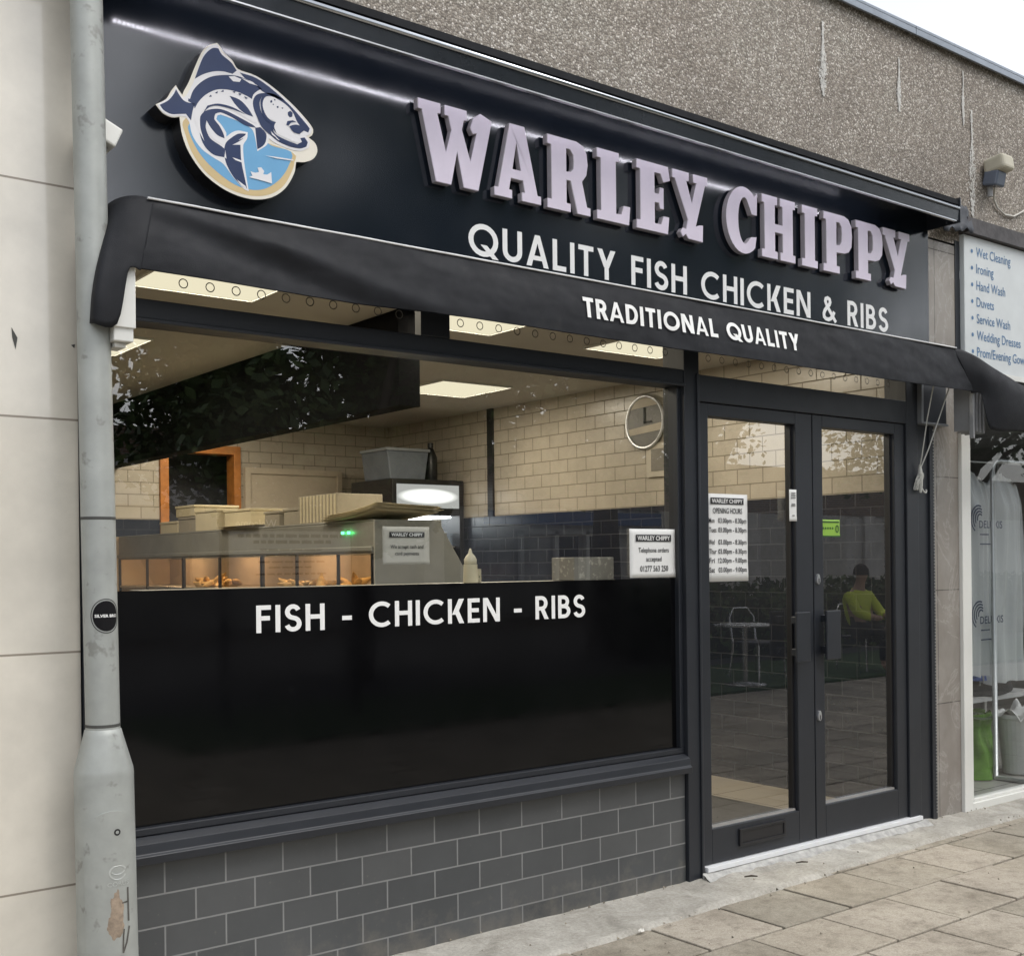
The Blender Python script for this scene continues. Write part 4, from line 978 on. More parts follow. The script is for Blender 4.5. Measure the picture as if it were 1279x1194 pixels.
 ('body_print', 'navy', [[(1.5711,3.1321),(1.5799,3.1343),(1.5889,3.1348),(1.5928,3.1287),(1.5966,3.1226),(1.6015,3.1174),(1.6081,3.1134),(1.6163,3.1095),(1.6247,3.1055),(1.6321,3.101),(1.6378,3.096),(1.6428,3.0903),(1.6476,3.0844),(1.6526,3.0785),(1.6447,3.071),(1.6368,3.0635),(1.6291,3.0638),(1.6215,3.0643),(1.6138,3.0646),(1.606,3.0641),(1.5974,3.0627),(1.5884,3.0608),(1.5792,3.0583),(1.5703,3.0552),(1.5612,3.0513),(1.552,3.0468),(1.5431,3.0419),(1.5348,3.0369),(1.5277,3.032),(1.5208,3.0267),(1.514,3.0212),(1.5072,3.0158),(1.5138,3.0342),(1.5205,3.0532),(1.527,3.0709),(1.5329,3.0855),(1.5366,3.093),(1.5411,3.1005),(1.5459,3.1076),(1.5507,3.1139),(1.5572,3.121),(1.5643,3.1274)],[(1.4443,2.9676),(1.4477,2.9626),(1.4512,2.9575),(1.4548,2.9527),(1.4591,2.9475),(1.4636,2.9424),(1.4684,2.9384),(1.4757,2.9356),(1.484,2.9345),(1.491,2.9347),(1.4986,2.9355),(1.5063,2.9364),(1.5043,2.9294),(1.5022,2.9224),(1.5003,2.9155),(1.4985,2.9085),(1.4971,2.9012),(1.4958,2.8938),(1.4945,2.8863),(1.4933,2.8789),(1.4882,2.8838),(1.4835,2.8886),(1.4762,2.8964),(1.4689,2.8945),(1.4615,2.8927),(1.4542,2.8909),(1.4455,2.8885),(1.4363,2.8859),(1.4274,2.8849),(1.4209,2.8855),(1.4145,2.887),(1.4085,2.8891),(1.4034,2.8916),(1.3986,2.8955),(1.3946,2.9005),(1.3906,2.9054),(1.3981,2.9108),(1.4059,2.9161),(1.4132,2.9215),(1.4197,2.9271),(1.4263,2.9348),(1.4321,2.9432),(1.4368,2.9508),(1.4409,2.9591)],[(1.4841,2.9383),(1.4851,2.9482),(1.4873,2.958),(1.4899,2.9643),(1.4932,2.9714),(1.4972,2.9785),(1.5019,2.9851),(1.5087,2.9931),(1.5169,3.0017),(1.5258,3.0102),(1.5346,3.0178),(1.543,3.0241),(1.5518,3.0299),(1.5608,3.0352),(1.5701,3.0398),(1.5809,3.0443),(1.5927,3.0484),(1.6047,3.052),(1.6161,3.055),(1.6265,3.0574),(1.637,3.0594),(1.6473,3.0608),(1.6576,3.0613),(1.6681,3.0607),(1.6786,3.0591),(1.6891,3.0569),(1.6994,3.0544),(1.7099,3.0514),(1.7205,3.0478),(1.7311,3.0439),(1.7417,3.0401),(1.7335,3.0347),(1.7256,3.0289),(1.7173,3.0212),(1.7105,3.013),(1.7075,3.0052),(1.7056,2.9972),(1.697,3.0002),(1.6883,3.0029),(1.6815,3.0045),(1.6736,3.0062),(1.6653,3.0077),(1.657,3.0087),(1.6472,3.0091),(1.6365,3.009),(1.6258,3.0086),(1.6156,3.0075),(1.6066,3.0061),(1.5975,3.0042),(1.5885,3.0016),(1.5797,2.998),(1.5706,2.9931),(1.5613,2.9871),(1.5523,2.9806),(1.5441,2.9738),(1.5369,2.9667),(1.5301,2.959),(1.524,2.9512),(1.5188,2.944),(1.5141,2.9361),(1.5101,2.9279),(1.5061,2.9197),(1.5044,2.9268),(1.5013,2.9328),(1.4934,2.9361)],[(1.6629,3.0748),(1.6775,3.0742),(1.6922,3.074),(1.7067,3.0732),(1.7207,3.0709),(1.7357,3.0666),(1.7509,3.0608),(1.7659,3.0541),(1.7805,3.0469),(1.7976,3.0375),(1.8158,3.0267),(1.8337,3.0153),(1.85,3.0044),(1.8635,2.9944),(1.877,2.9835),(1.8894,2.973),(1.8996,2.9643),(1.9046,2.9598),(1.9095,2.9552),(1.9143,2.9505),(1.9191,2.9458),(1.9162,2.9383),(1.9133,2.9309),(1.9044,2.9319),(1.8964,2.9343),(1.8906,2.9387),(1.884,2.9446),(1.8774,2.9513),(1.8716,2.9581),(1.8672,2.9651),(1.8636,2.9727),(1.8599,2.9802),(1.8553,2.987),(1.8494,2.9931),(1.8428,2.9988),(1.8357,3.0039),(1.828,3.0083),(1.8182,3.0126),(1.8072,3.0164),(1.7957,3.0199),(1.7845,3.0231),(1.7736,3.0255),(1.7625,3.0274),(1.7516,3.0295),(1.7416,3.0327),(1.7329,3.0377),(1.7248,3.0439),(1.7173,3.05),(1.71,3.0546),(1.7014,3.0565),(1.6922,3.0571),(1.6837,3.0589),(1.6781,3.0621),(1.6729,3.0661),(1.668,3.0706)],[(1.5283,2.9058),(1.5339,2.9129),(1.5409,2.9194),(1.5486,2.9247),(1.5565,2.9286),(1.5657,2.9323),(1.5752,2.9354),(1.5841,2.9376),(1.592,2.9386),(1.5997,2.9387),(1.6073,2.9382),(1.6148,2.9373),(1.6243,2.9356),(1.6347,2.933),(1.6455,2.9302),(1.656,2.9273),(1.6692,2.9237),(1.684,2.9195),(1.6979,2.9154),(1.7083,2.912),(1.7138,2.9087),(1.7188,2.9045),(1.7094,2.904),(1.7,2.9033),(1.6907,2.903),(1.6819,2.9038),(1.6707,2.9069),(1.6588,2.9115),(1.6467,2.9163),(1.6352,2.9202),(1.6246,2.9229),(1.6134,2.9254),(1.6029,2.9272),(1.5942,2.9278),(1.5852,2.9245),(1.5763,2.919),(1.5732,2.9098),(1.5725,2.9013),(1.5758,2.8966),(1.5808,2.8916),(1.5864,2.8866),(1.5911,2.8814),(1.5959,2.8743),(1.6003,2.8668),(1.6036,2.8601),(1.6059,2.8529),(1.6076,2.8455),(1.5992,2.8469),(1.5908,2.8482),(1.5831,2.8509),(1.5772,2.8546),(1.5712,2.8595),(1.5656,2.8647),(1.5606,2.8699),(1.5565,2.8748),(1.5528,2.88),(1.5493,2.8853),(1.5457,2.8906),(1.5442,2.8822),(1.5427,2.8739),(1.5429,2.8661),(1.5449,2.8586),(1.548,2.8504),(1.5522,2.8425),(1.5576,2.8358),(1.5655,2.8305),(1.5754,2.8261),(1.5852,2.8224),(1.593,2.8193),(1.5993,2.8159),(1.6057,2.8123),(1.6056,2.8051),(1.6055,2.7978),(1.6054,2.7906),(1.6053,2.7833),(1.5955,2.7833),(1.5856,2.7829),(1.5761,2.7832),(1.5672,2.7851),(1.5588,2.789),(1.5507,2.7943),(1.5434,2.8006),(1.5372,2.8076),(1.5322,2.8154),(1.5282,2.8242),(1.525,2.8334),(1.5226,2.8426),(1.521,2.852),(1.5202,2.8619),(1.5201,2.8716),(1.5206,2.8802),(1.5219,2.8889),(1.5244,2.8977)],[(1.6115,2.8319),(1.6164,2.8388),(1.6226,2.8451),(1.6292,2.8511),(1.6351,2.8564),(1.6417,2.862),(1.6486,2.8672),(1.6554,2.8712),(1.6643,2.8742),(1.6734,2.8757),(1.6826,2.8771),(1.6772,2.8637),(1.671,2.8576),(1.663,2.8507),(1.6551,2.8444),(1.6482,2.8395),(1.6412,2.8349),(1.6342,2.8303),(1.6437,2.8323),(1.6532,2.8343),(1.6628,2.8363),(1.6633,2.8224),(1.6636,2.8085),(1.6643,2.7946),(1.6658,2.781),(1.6694,2.7618),(1.6742,2.7404),(1.6796,2.7179),(1.6847,2.6959),(1.6775,2.6978),(1.6703,2.6997),(1.6638,2.7027),(1.6566,2.7081),(1.6484,2.7149),(1.6402,2.7227),(1.633,2.7308),(1.6263,2.7398),(1.62,2.7497),(1.6145,2.7599),(1.6103,2.7698),(1.6078,2.7791),(1.6063,2.7891),(1.6057,2.7989),(1.6056,2.8075),(1.6063,2.8157),(1.6083,2.8241)],[(1.7161,2.904),(1.7255,2.9072),(1.7348,2.9105),(1.7407,2.9064),(1.7469,2.9024),(1.7524,2.898),(1.756,2.8929),(1.7573,2.8841),(1.7559,2.8741),(1.7536,2.8653),(1.749,2.8562),(1.7421,2.8481),(1.7332,2.841),(1.7233,2.8343),(1.7223,2.8434),(1.7213,2.8525),(1.7204,2.8615),(1.7195,2.8703),(1.7186,2.8787),(1.7178,2.8871),(1.717,2.8956)],[(1.6257,2.9896),(1.6349,2.9887),(1.6442,2.988),(1.6533,2.9869),(1.6619,2.9845),(1.6698,2.9807),(1.6772,2.9757),(1.6841,2.9701),(1.6904,2.9643),(1.6958,2.9585),(1.7005,2.9522),(1.705,2.9457),(1.7097,2.9393),(1.7003,2.9401),(1.691,2.9409),(1.6823,2.9429),(1.6746,2.9461),(1.6664,2.9501),(1.6585,2.9549),(1.6512,2.9602),(1.6444,2.9667),(1.6381,2.9742),(1.6319,2.982)],[(1.7092,2.9907),(1.7114,2.9985),(1.7152,3.0062),(1.7201,3.0128),(1.7263,3.0181),(1.7338,3.0223),(1.7415,3.0253),(1.7509,3.028),(1.762,3.0308),(1.7736,3.0327),(1.7846,3.033),(1.7955,3.0309),(1.8063,3.0271),(1.8172,3.0225),(1.8281,3.0183),(1.8139,3.0197),(1.7994,3.0213),(1.7857,3.0224),(1.7737,3.0225),(1.7657,3.0212),(1.7576,3.0186),(1.7495,3.0157),(1.7414,3.0129),(1.738,3.0057),(1.7347,2.9984),(1.7331,2.9913),(1.7335,2.9836),(1.7348,2.9749),(1.7371,2.9662),(1.7407,2.9586),(1.7462,2.952),(1.7533,2.9459),(1.7608,2.9409),(1.7673,2.9374),(1.7763,2.9368),(1.7862,2.9381),(1.7821,2.9303),(1.7779,2.9224),(1.7807,2.9143),(1.7835,2.9062),(1.7885,2.8999),(1.796,2.8961),(1.8056,2.893),(1.8161,2.8905),(1.8266,2.8882),(1.8371,2.8861),(1.8482,2.8845),(1.8595,2.883),(1.8707,2.8815),(1.8797,2.8876),(1.8887,2.8938),(1.8821,2.905),(1.8905,2.9081),(1.899,2.9111),(1.9051,2.9041),(1.9112,2.897),(1.9083,2.8888),(1.9054,2.8807),(1.8975,2.8765),(1.8897,2.8724),(1.8817,2.8697),(1.8724,2.8684),(1.8618,2.8678),(1.8506,2.8678),(1.8401,2.8685),(1.8286,2.8699),(1.8165,2.8719),(1.8047,2.8748),(1.7937,2.8787),(1.7835,2.8841),(1.7738,2.8907),(1.7647,2.898),(1.7562,2.9053),(1.7481,2.9125),(1.7404,2.9202),(1.7333,2.9281),(1.7271,2.9359),(1.7223,2.9433),(1.718,2.9513),(1.7143,2.9593),(1.7116,2.9667),(1.7096,2.9745),(1.7087,2.9827)]]),
 ('belly_patch', 'white', [[(1.5158,2.8578),(1.5122,2.8651),(1.5092,2.8725),(1.5071,2.8794),(1.5057,2.8864),(1.5054,2.8935),(1.5059,2.9009),(1.5074,2.9083),(1.5095,2.9158),(1.5126,2.9238),(1.5164,2.932),(1.521,2.9402),(1.5263,2.9481),(1.5322,2.9558),(1.5388,2.963),(1.5461,2.9699),(1.5542,2.9761),(1.5638,2.982),(1.5741,2.9873),(1.5845,2.9918),(1.595,2.9954),(1.6057,2.9979),(1.6158,2.9993),(1.6234,2.9994),(1.6309,2.9991),(1.6286,2.9945),(1.6256,2.9857),(1.63,2.9809),(1.6344,2.9761),(1.639,2.9714),(1.6447,2.9663),(1.6507,2.9611),(1.6564,2.9565),(1.6628,2.9513),(1.6693,2.9466),(1.6755,2.9427),(1.6823,2.9395),(1.6905,2.9373),(1.699,2.9357),(1.7068,2.9343),(1.7138,2.9329),(1.7221,2.9285),(1.7243,2.9244),(1.7203,2.921),(1.7084,2.9209),(1.7013,2.9229),(1.6928,2.9257),(1.6844,2.9286),(1.6776,2.931),(1.6705,2.9335),(1.6632,2.9361),(1.6561,2.9385),(1.6494,2.9406),(1.6426,2.9428),(1.6359,2.9448),(1.6294,2.9466),(1.621,2.9487),(1.6125,2.9506),(1.6047,2.9519),(1.5949,2.9524),(1.5854,2.9518),(1.5771,2.9502),(1.569,2.9475),(1.5612,2.9438),(1.5539,2.9392),(1.5472,2.9338),(1.5411,2.9277),(1.5356,2.9211),(1.5309,2.914),(1.527,2.906),(1.5242,2.8977),(1.5231,2.888),(1.523,2.8779),(1.5233,2.8711),(1.5241,2.8642),(1.5253,2.8575),(1.5275,2.8498),(1.5303,2.8418),(1.5327,2.835),(1.535,2.8285),(1.5374,2.822),(1.5326,2.8289),(1.528,2.8359),(1.525,2.841),(1.5217,2.8468),(1.5185,2.8526)],[(1.4832,2.9476),(1.4854,2.9559),(1.4875,2.9643),(1.4899,2.9726),(1.4934,2.9807),(1.4986,2.9895),(1.5049,2.9986),(1.512,3.0074),(1.5196,3.0155),(1.5277,3.0229),(1.5364,3.0298),(1.5455,3.0361),(1.555,3.0418),(1.5647,3.0469),(1.575,3.0514),(1.5854,3.0553),(1.5957,3.0586),(1.6059,3.061),(1.6162,3.0626),(1.6265,3.064),(1.6369,3.0654),(1.6264,3.062),(1.6159,3.0585),(1.6055,3.0551),(1.5956,3.0514),(1.5865,3.0478),(1.5775,3.044),(1.5686,3.0398),(1.5599,3.0349),(1.5513,3.0293),(1.5428,3.023),(1.5346,3.0163),(1.527,3.0092),(1.5199,3.0018),(1.5131,2.994),(1.507,2.9859),(1.5018,2.978),(1.498,2.9704),(1.4952,2.9626),(1.4927,2.9547),(1.4901,2.9468)],[(1.6679,3.058),(1.6994,3.0544),(1.7284,3.0463),(1.6967,3.0474)],[(1.6238,3.052),(1.6445,3.0581),(1.6679,3.0541),(1.6626,3.0431),(1.6392,3.0398)],[(1.5462,2.8907),(1.5475,2.8837),(1.5486,2.8765),(1.5502,2.8697),(1.5529,2.8635),(1.5577,2.857),(1.5639,2.8505),(1.5708,2.8446),(1.5779,2.8401),(1.5852,2.8376),(1.5931,2.8364),(1.6014,2.8358),(1.6095,2.8348),(1.6038,2.8288),(1.5981,2.8228),(1.5902,2.8258),(1.5822,2.8286),(1.5746,2.8317),(1.5677,2.8356),(1.5617,2.8401),(1.556,2.8453),(1.5513,2.8511),(1.5478,2.8576),(1.5461,2.8651),(1.5459,2.8734),(1.5462,2.8822)],[(1.6337,2.7891),(1.6674,2.7852),(1.6658,2.779),(1.644,2.7824)],[(1.6484,2.7192),(1.6795,2.7033),(1.6847,2.694),(1.6638,2.7027)],[(1.6092,2.8082),(1.613,2.78),(1.6069,2.7836)],[(1.6551,2.8493),(1.6804,2.8718),(1.6782,2.8635)]]),
 ('face_print', 'white', [[(1.7413,3.007),(1.7558,3.0134),(1.765,3.0157),(1.7747,3.0168),(1.7848,3.0159),(1.7949,3.0137),(1.8015,3.0118),(1.8081,3.0096),(1.8143,3.0071),(1.8221,3.0033),(1.8293,2.9989),(1.8357,2.9942),(1.8415,2.9889),(1.8474,2.9828),(1.8524,2.9765),(1.8578,2.965),(1.8513,2.9589),(1.8411,2.9538),(1.8328,2.9462),(1.8282,2.9385),(1.8325,2.9324),(1.8408,2.9262),(1.8497,2.9185),(1.8599,2.9103),(1.8666,2.906),(1.8732,2.9017),(1.882,2.8939),(1.8777,2.888),(1.8652,2.8853),(1.8551,2.8865),(1.8441,2.8887),(1.8364,2.8905),(1.8285,2.8926),(1.8211,2.8945),(1.8115,2.8967),(1.8024,2.8991),(1.7948,2.9017),(1.7886,2.9049),(1.7836,2.9138),(1.7834,2.9236),(1.7872,2.9331),(1.789,2.9407),(1.7798,2.9426),(1.7674,2.9448),(1.7618,2.9486),(1.7566,2.9535),(1.7517,2.9589),(1.7472,2.965),(1.7435,2.9718),(1.7405,2.9789),(1.7383,2.9858),(1.7369,2.9922),(1.7364,3.0007)],[(1.7723,2.9054),(1.8046,2.881),(1.8484,2.8718),(1.81,2.8772),(1.7776,2.8926)]]),
 ('fine_line', 'navy', [[(1.7358,2.9969),(1.7379,3.0048),(1.7414,3.0129),(1.7503,3.0175),(1.7593,3.0221),(1.7684,3.0267),(1.7615,3.0214),(1.7547,3.0161),(1.7494,3.0099),(1.7459,3.0018),(1.7439,2.9927),(1.7437,2.9839),(1.745,2.9769),(1.7474,2.9697),(1.7505,2.9627),(1.7541,2.9567),(1.7595,2.9503),(1.7661,2.9449),(1.7728,2.9411),(1.7818,2.9395),(1.7917,2.9393),(1.787,2.9315),(1.7844,2.9239),(1.7864,2.9168),(1.7902,2.909),(1.7939,2.9011),(1.788,2.9067),(1.7821,2.9122),(1.7779,2.9175),(1.7767,2.924),(1.777,2.9311),(1.769,2.9323),(1.7619,2.9347),(1.7568,2.9386),(1.7511,2.9437),(1.7457,2.9497),(1.7418,2.9564),(1.739,2.9657),(1.7372,2.977),(1.7362,2.988)],[(1.7193,2.9488),(1.7245,2.9426),(1.7296,2.9363),(1.7348,2.93),(1.7403,2.924),(1.7466,2.9178),(1.7532,2.9115),(1.7601,2.9055),(1.7669,2.9002),(1.7732,2.8963),(1.78,2.8928),(1.7869,2.8895),(1.7938,2.8862),(1.7864,2.8876),(1.779,2.8891),(1.7722,2.8915),(1.7646,2.8951),(1.7559,2.8998),(1.7474,2.9053),(1.7402,2.9117),(1.7342,2.9198),(1.7291,2.9292),(1.7243,2.9392)],[(1.7937,2.8787),(1.8401,2.8685),(1.8817,2.8697),(1.8429,2.8726),(1.8101,2.8822)],[(1.8359,2.9826),(1.8454,2.9898),(1.8542,2.9843),(1.8523,2.9713),(1.8429,2.9667),(1.8358,2.9726)],[(1.8409,2.9362),(1.8491,2.9406),(1.8574,2.945),(1.8659,2.9478),(1.8732,2.948),(1.8809,2.947),(1.8888,2.9456),(1.8966,2.9444),(1.8993,2.9369),(1.8927,2.9308),(1.8861,2.9247),(1.8795,2.9185),(1.8679,2.9182),(1.8573,2.9198),(1.8514,2.9241),(1.8461,2.9302)],[(1.7708,3.006),(1.7779,3.0106),(1.7789,3.0029),(1.7724,2.9994)],[(1.7844,3.0156),(1.7909,3.0156),(1.7887,3.0092)],[(1.795,2.9932),(1.8016,2.9962),(1.8015,2.9898),(1.796,2.9875)],[(1.8114,2.992),(1.8191,2.9953),(1.8179,2.989)],[(1.7788,2.9969),(1.7843,2.9992),(1.7842,2.9942)],[(1.5541,2.969),(1.5618,2.9779),(1.5642,2.9713)],[(1.5745,2.9857),(1.5848,2.9944),(1.5837,2.9865)],[(1.595,2.9954),(1.6053,3.0041),(1.6052,2.9964)],[(1.6362,3.0052),(1.6476,3.0093),(1.6439,3.0022)],[(1.6569,3.0052),(1.6684,3.0055),(1.662,2.9982)],[(1.6777,3.0004),(1.6908,2.9962),(1.6829,2.9919)],[(1.5308,2.9063),(1.5353,2.9145),(1.5398,2.9226),(1.5443,2.9308),(1.5488,2.939),(1.5576,2.9431),(1.5664,2.9475),(1.5753,2.9514),(1.5843,2.9539),(1.5961,2.9554),(1.6092,2.9558),(1.6227,2.9554),(1.6356,2.9542),(1.6476,2.9517),(1.6592,2.9482),(1.6707,2.9442),(1.6823,2.9405),(1.6706,2.9422),(1.6589,2.9441),(1.6473,2.9457),(1.6355,2.9469),(1.6225,2.9477),(1.6088,2.9482),(1.5957,2.9482),(1.5842,2.9472),(1.5763,2.9455),(1.5684,2.9428),(1.5608,2.9391),(1.5537,2.9344),(1.5475,2.9285),(1.5418,2.9213),(1.5364,2.9137)],[(1.8299,2.9388),(1.8339,2.9522),(1.8449,2.9564),(1.855,2.9594),(1.8688,2.9564),(1.8585,2.9543),(1.8493,2.9511),(1.8432,2.9449),(1.8381,2.9376)]]),
 ('splash_print', 'white', [[(1.6915,2.7348),(1.7037,2.7421),(1.7003,2.7488),(1.697,2.7555),(1.7059,2.7543),(1.7144,2.754),(1.7277,2.759),(1.7252,2.7659),(1.7226,2.7727),(1.7359,2.7764),(1.7412,2.7708),(1.7465,2.7652),(1.7426,2.7545),(1.7571,2.7559),(1.7644,2.7611),(1.7718,2.7676),(1.7725,2.7581),(1.7732,2.7486),(1.7739,2.7391),(1.7746,2.7296),(1.7641,2.7304),(1.7536,2.7314),(1.7432,2.7322),(1.7328,2.7329),(1.7224,2.7335),(1.7121,2.734),(1.7017,2.7344)],[(1.7498,2.8186),(1.793,2.8224),(1.8545,2.8259),(1.8544,2.8219),(1.793,2.8175)]]),
]
fs = thing('fish_sign', 'cut out fish emblem on a blue and gold roundel, raised on the black sign', 'sign', (1.57, -0.05, 2.68))
FM = {'navy': pmat('print_navy', (0.016, 0.032, 0.095), 0.35, var=0.12, scale=8), 'white': pmat('print_white', (0.74, 0.73, 0.74), 0.35, var=0.03),
      'blue': pmat('print_blue', (0.15, 0.37, 0.60), 0.35, var=0.05), 'gold': pmat('print_gold', (0.60, 0.46, 0.24), 0.35, var=0.08), 'cream': pmat('print_cream', (0.76, 0.72, 0.62), 0.35, var=0.03)}
for i, (nm, mt, loops) in enumerate(FISHL):
    if nm == 'backing':
        MB().poly(loops[0], -0.076, 0.069, side=1).build('backing', [FM['cream'], BLACKP], fs, bevel=0.002, segs=1)
    else:
        m = MB()
        for l in loops:
            m.poly(l, -0.0762 - 0.00035 * i)
        m.build(nm, FM[mt], fs)

# ================================================================== AWNING
aw = thing('awning', 'folded charcoal fabric awning with white piping and a white slogan', 'awning', (3.5, -0.1, 2.3))
AX0, AX1 = 1.262, 5.72
def awf(u, v):
    tx0, tx1 = 1.318, 5.672
    x = (tx0 + (tx1 - tx0) * u) * (1 - v) + (AX0 + (5.80 - AX0) * u) * v
    z = 2.561 - 0.225 * v
    y = -0.203 - 0.034 * math.sin(v * 1.5)
    # a slack fold running down from the left corner, soft sag elsewhere
    fold = x - (1.36 + 1.0 * v)
    y -= 0.020 * math.exp(-(fold / 0.16) ** 2) * min(1, v * 3) * (1.15 - v)
    y += 0.016 * math.exp(-((fold + 0.32) / 0.18) ** 2) * v
    y -= 0.007 * noise.noise((x * 1.7, v * 1.5, 2.0)) + 0.003 * noise.noise((x * 7, v * 4, 5.0)) + 0.0012 * noise.noise((x * 23, v * 9, 1.0))
    y -= 0.004 * math.sin((x - 0.6 * v) * 9) * math.exp(-((x - 1.5) / .5) ** 2) * v
    z += 0.006 * noise.noise((x * 1.3, 0, 9.0)) * v
    return (x, y, z)
cv = MB(); cv.grid(awf, 320, 24)
cv.grid(lambda u, v: (1.318 + (5.672 - 1.318) * u, -0.02 - 0.183 * v, 2.585 - 0.024 * v), 20, 2)
def hem(u, v):
    p = awf(u, 1.0); return (p[0], p[1] + 0.016 * v, p[2] - 0.003 + 0.02 * v * v)
cv.grid(hem, 320, 3)
cv.build('canopy', FABRIC, aw, smooth=True)
MB().tube([(1.30 + (5.675 - 1.30) * i / 30, -0.206, 2.563 + 0.0015 * noise.noise((i * .7, 0, 0))) for i in range(31)], 0.0038, 8).build('piping', pmat('piping_white', (0.72, 0.72, 0.72), 0.4), aw, smooth=True)
def loft(curves, nu=18):
    """rows of points joined by a smooth cloth sheet"""
    def cr(pts, t):
        k = len(pts) - 1; s = min(t * k, k - 1e-6); i = int(s); f = s - i
        P = [Vector(pts[max(0, min(k, i + d))]) for d in (-1, 0, 1, 2)]
        return 0.5 * ((2 * P[1]) + (P[2] - P[0]) * f + (2 * P[0] - 5 * P[1] + 4 * P[2] - P[3]) * f * f + (3 * P[1] - P[0] - 3 * P[2] + P[3]) * f ** 3)
    m = MB(); m.grid(lambda u, v: cr([cr(c, u) for c in curves], v), nu, 14)
    return m
# left flap: from the front corner round to the outside
loft([[(1.320, -.203, 2.561), (1.282, -.192, 2.569), (1.243, -.170, 2.566), (1.216, -.13, 2.555), (1.205, -.06, 2.54)],
      [(1.292, -.229, 2.45), (1.248, -.226, 2.452), (1.203, -.214, 2.44), (1.170, -.185, 2.42), (1.185, -.06, 2.41)],
      [(1.268, -.237, 2.345), (1.228, -.242, 2.345), (1.178, -.240, 2.300), (1.132, -.222, 2.27), (1.172, -.06, 2.27)],
      [(1.262, -.236, 2.334), (1.228, -.240, 2.330), (1.193, -.236, 2.165), (1.124, -.220, 2.162), (1.170, -.06, 2.19)]]).build('end_flap', FABRIC, aw, smooth=True, solid=0.002)
loft([[(5.650, -.198, 2.561), (5.72, -.215, 2.553), (5.80, -.25, 2.520), (5.90, -.28, 2.470), (6.03, -.30, 2.425), (6.20, -.30, 2.385), (6.42, -.28, 2.37), (6.55, -.18, 2.38), (6.58, -.05, 2.40)],
      [(5.71, -.224, 2.45), (5.77, -.255, 2.44), (5.84, -.29, 2.415), (5.93, -.315, 2.385), (6.06, -.325, 2.35), (6.22, -.32, 2.32), (6.44, -.29, 2.30), (6.57, -.18, 2.31), (6.60, -.05, 2.33)],
      [(5.77, -.230, 2.338), (5.82, -.262, 2.335), (5.865, -.295, 2.30), (5.93, -.315, 2.25), (6.06, -.325, 2.235), (6.22, -.32, 2.23), (6.44, -.29, 2.23), (6.57, -.18, 2.23), (6.60, -.05, 2.24)],
      [(5.77, -.228, 2.334), (5.815, -.258, 2.328), (5.85, -.28, 2.16), (5.90, -.29, 2.130), (6.02, -.30, 2.132), (6.20, -.30, 2.145), (6.42, -.27, 2.16), (6.56, -.17, 2.17), (6.59, -.05, 2.19)]], 40).build('end_flap', FABRIC, aw, smooth=True, solid=0.003)
def on_cloth(v):        # lay the letters on the cloth
    u = (v[0] - 1.29) / (5.735 - 1.29); vv = (2.561 - v[2]) / 0.225
    return (v[0], awf(u, vv)[1] - 0.0048 + (v[1] + 0.246), v[2])
SANS_T[0] = 0.2
sans_words('TRADITIONAL QUALITY', 3.024, 4.343, 2.406, 0.080, -0.246, WHITE, aw, 'word', 0.14, on_cloth)
SANS_T[0] = 0.165
br = MB(); br.box(1.19, 1.25, -.215, -.10, 2.12, 2.345); br.box(1.20, 1.235, -.19, -.12, 2.105, 2.12); br.box(1.185, 1.255, -.222, -.215, 2.16, 2.345)
br.build('bracket', PVC, aw, bevel=0.003)
br = MB()
for i in range(4):
    x = 5.815 + i * .034
    br.box(x, x + .014, -.215 + .0 * i, -.10, 2.135 - .004 * i, 2.40)
    br.box(x + .014, x + .034, -.13, -.11, 2.14, 2.39)
br.box(5.80, 5.815, -.225, -.20, 2.09, 2.36)
br.build('bracket', pmat('frame_silver', (0.36, 0.365, 0.37), 0.4, metal=0.4), aw, bevel=0.002)
cb = MB(); cb.box(5.575, 5.594, -.06, 0.0, 2.172, 2.45); cb.box(5.594, 5.83, -.060, 0.0, 2.170, 2.182)
cb.build('end_bracket', [pmat('bracket_grey', (0.22, 0.23, 0.24), 0.4, metal=0.4)], aw, bevel=0.002)
box(5.594, 5.83, -.045, -.036, 2.184, 2.45).build('bracket_back', FRAME, aw)

# pull cord hanging from the awning
pc = thing('pull_cord', 'thin grey cord looped down from the awning to a cleat by the door', 'cord', (5.57, -.06, 1.9))
CORD = pmat('cord_grey', (0.42, 0.42, 0.39), 0.7)
MB().tube([(5.545, -.16, 2.40), (5.55, -.11, 2.2), (5.557, -.07, 2.0), (5.565, -.05, 1.93)], .0035, 6).build('strand', CORD, pc)
MB().tube([(5.70, -.16, 2.40), (5.655, -.12, 2.22), (5.60, -.08, 2.03), (5.572, -.05, 1.93)], .0035, 6).build('strand', CORD, pc)
kn = MB(); rnd = random.Random(3)
kn.tube([(5.568, -.05, 1.95), (5.562, -.055, 1.90), (5.572, -.05, 1.84), (5.57, -.05, 1.80)], [.006, .014, .012, .006], 8)
for i in range(5):
    kn.tube([(5.555 + .03 * math.sin(a * .7 + i), -.05 - .012 * math.cos(a * .7), 1.86 + .045 * math.cos(a * .7 + i * .3)) for a in range(9)], .003, 5)
kn.build('knot', CORD, pc)
MB().tube([(5.575, -.05, 1.84), (5.595, -.045, 1.82), (5.62, -.04, 1.806), (5.65, -.03, 1.803), (5.658, -.03, 1.812), (5.652, -.03, 1.82)], .004, 6).build('hook', PVC, pc)

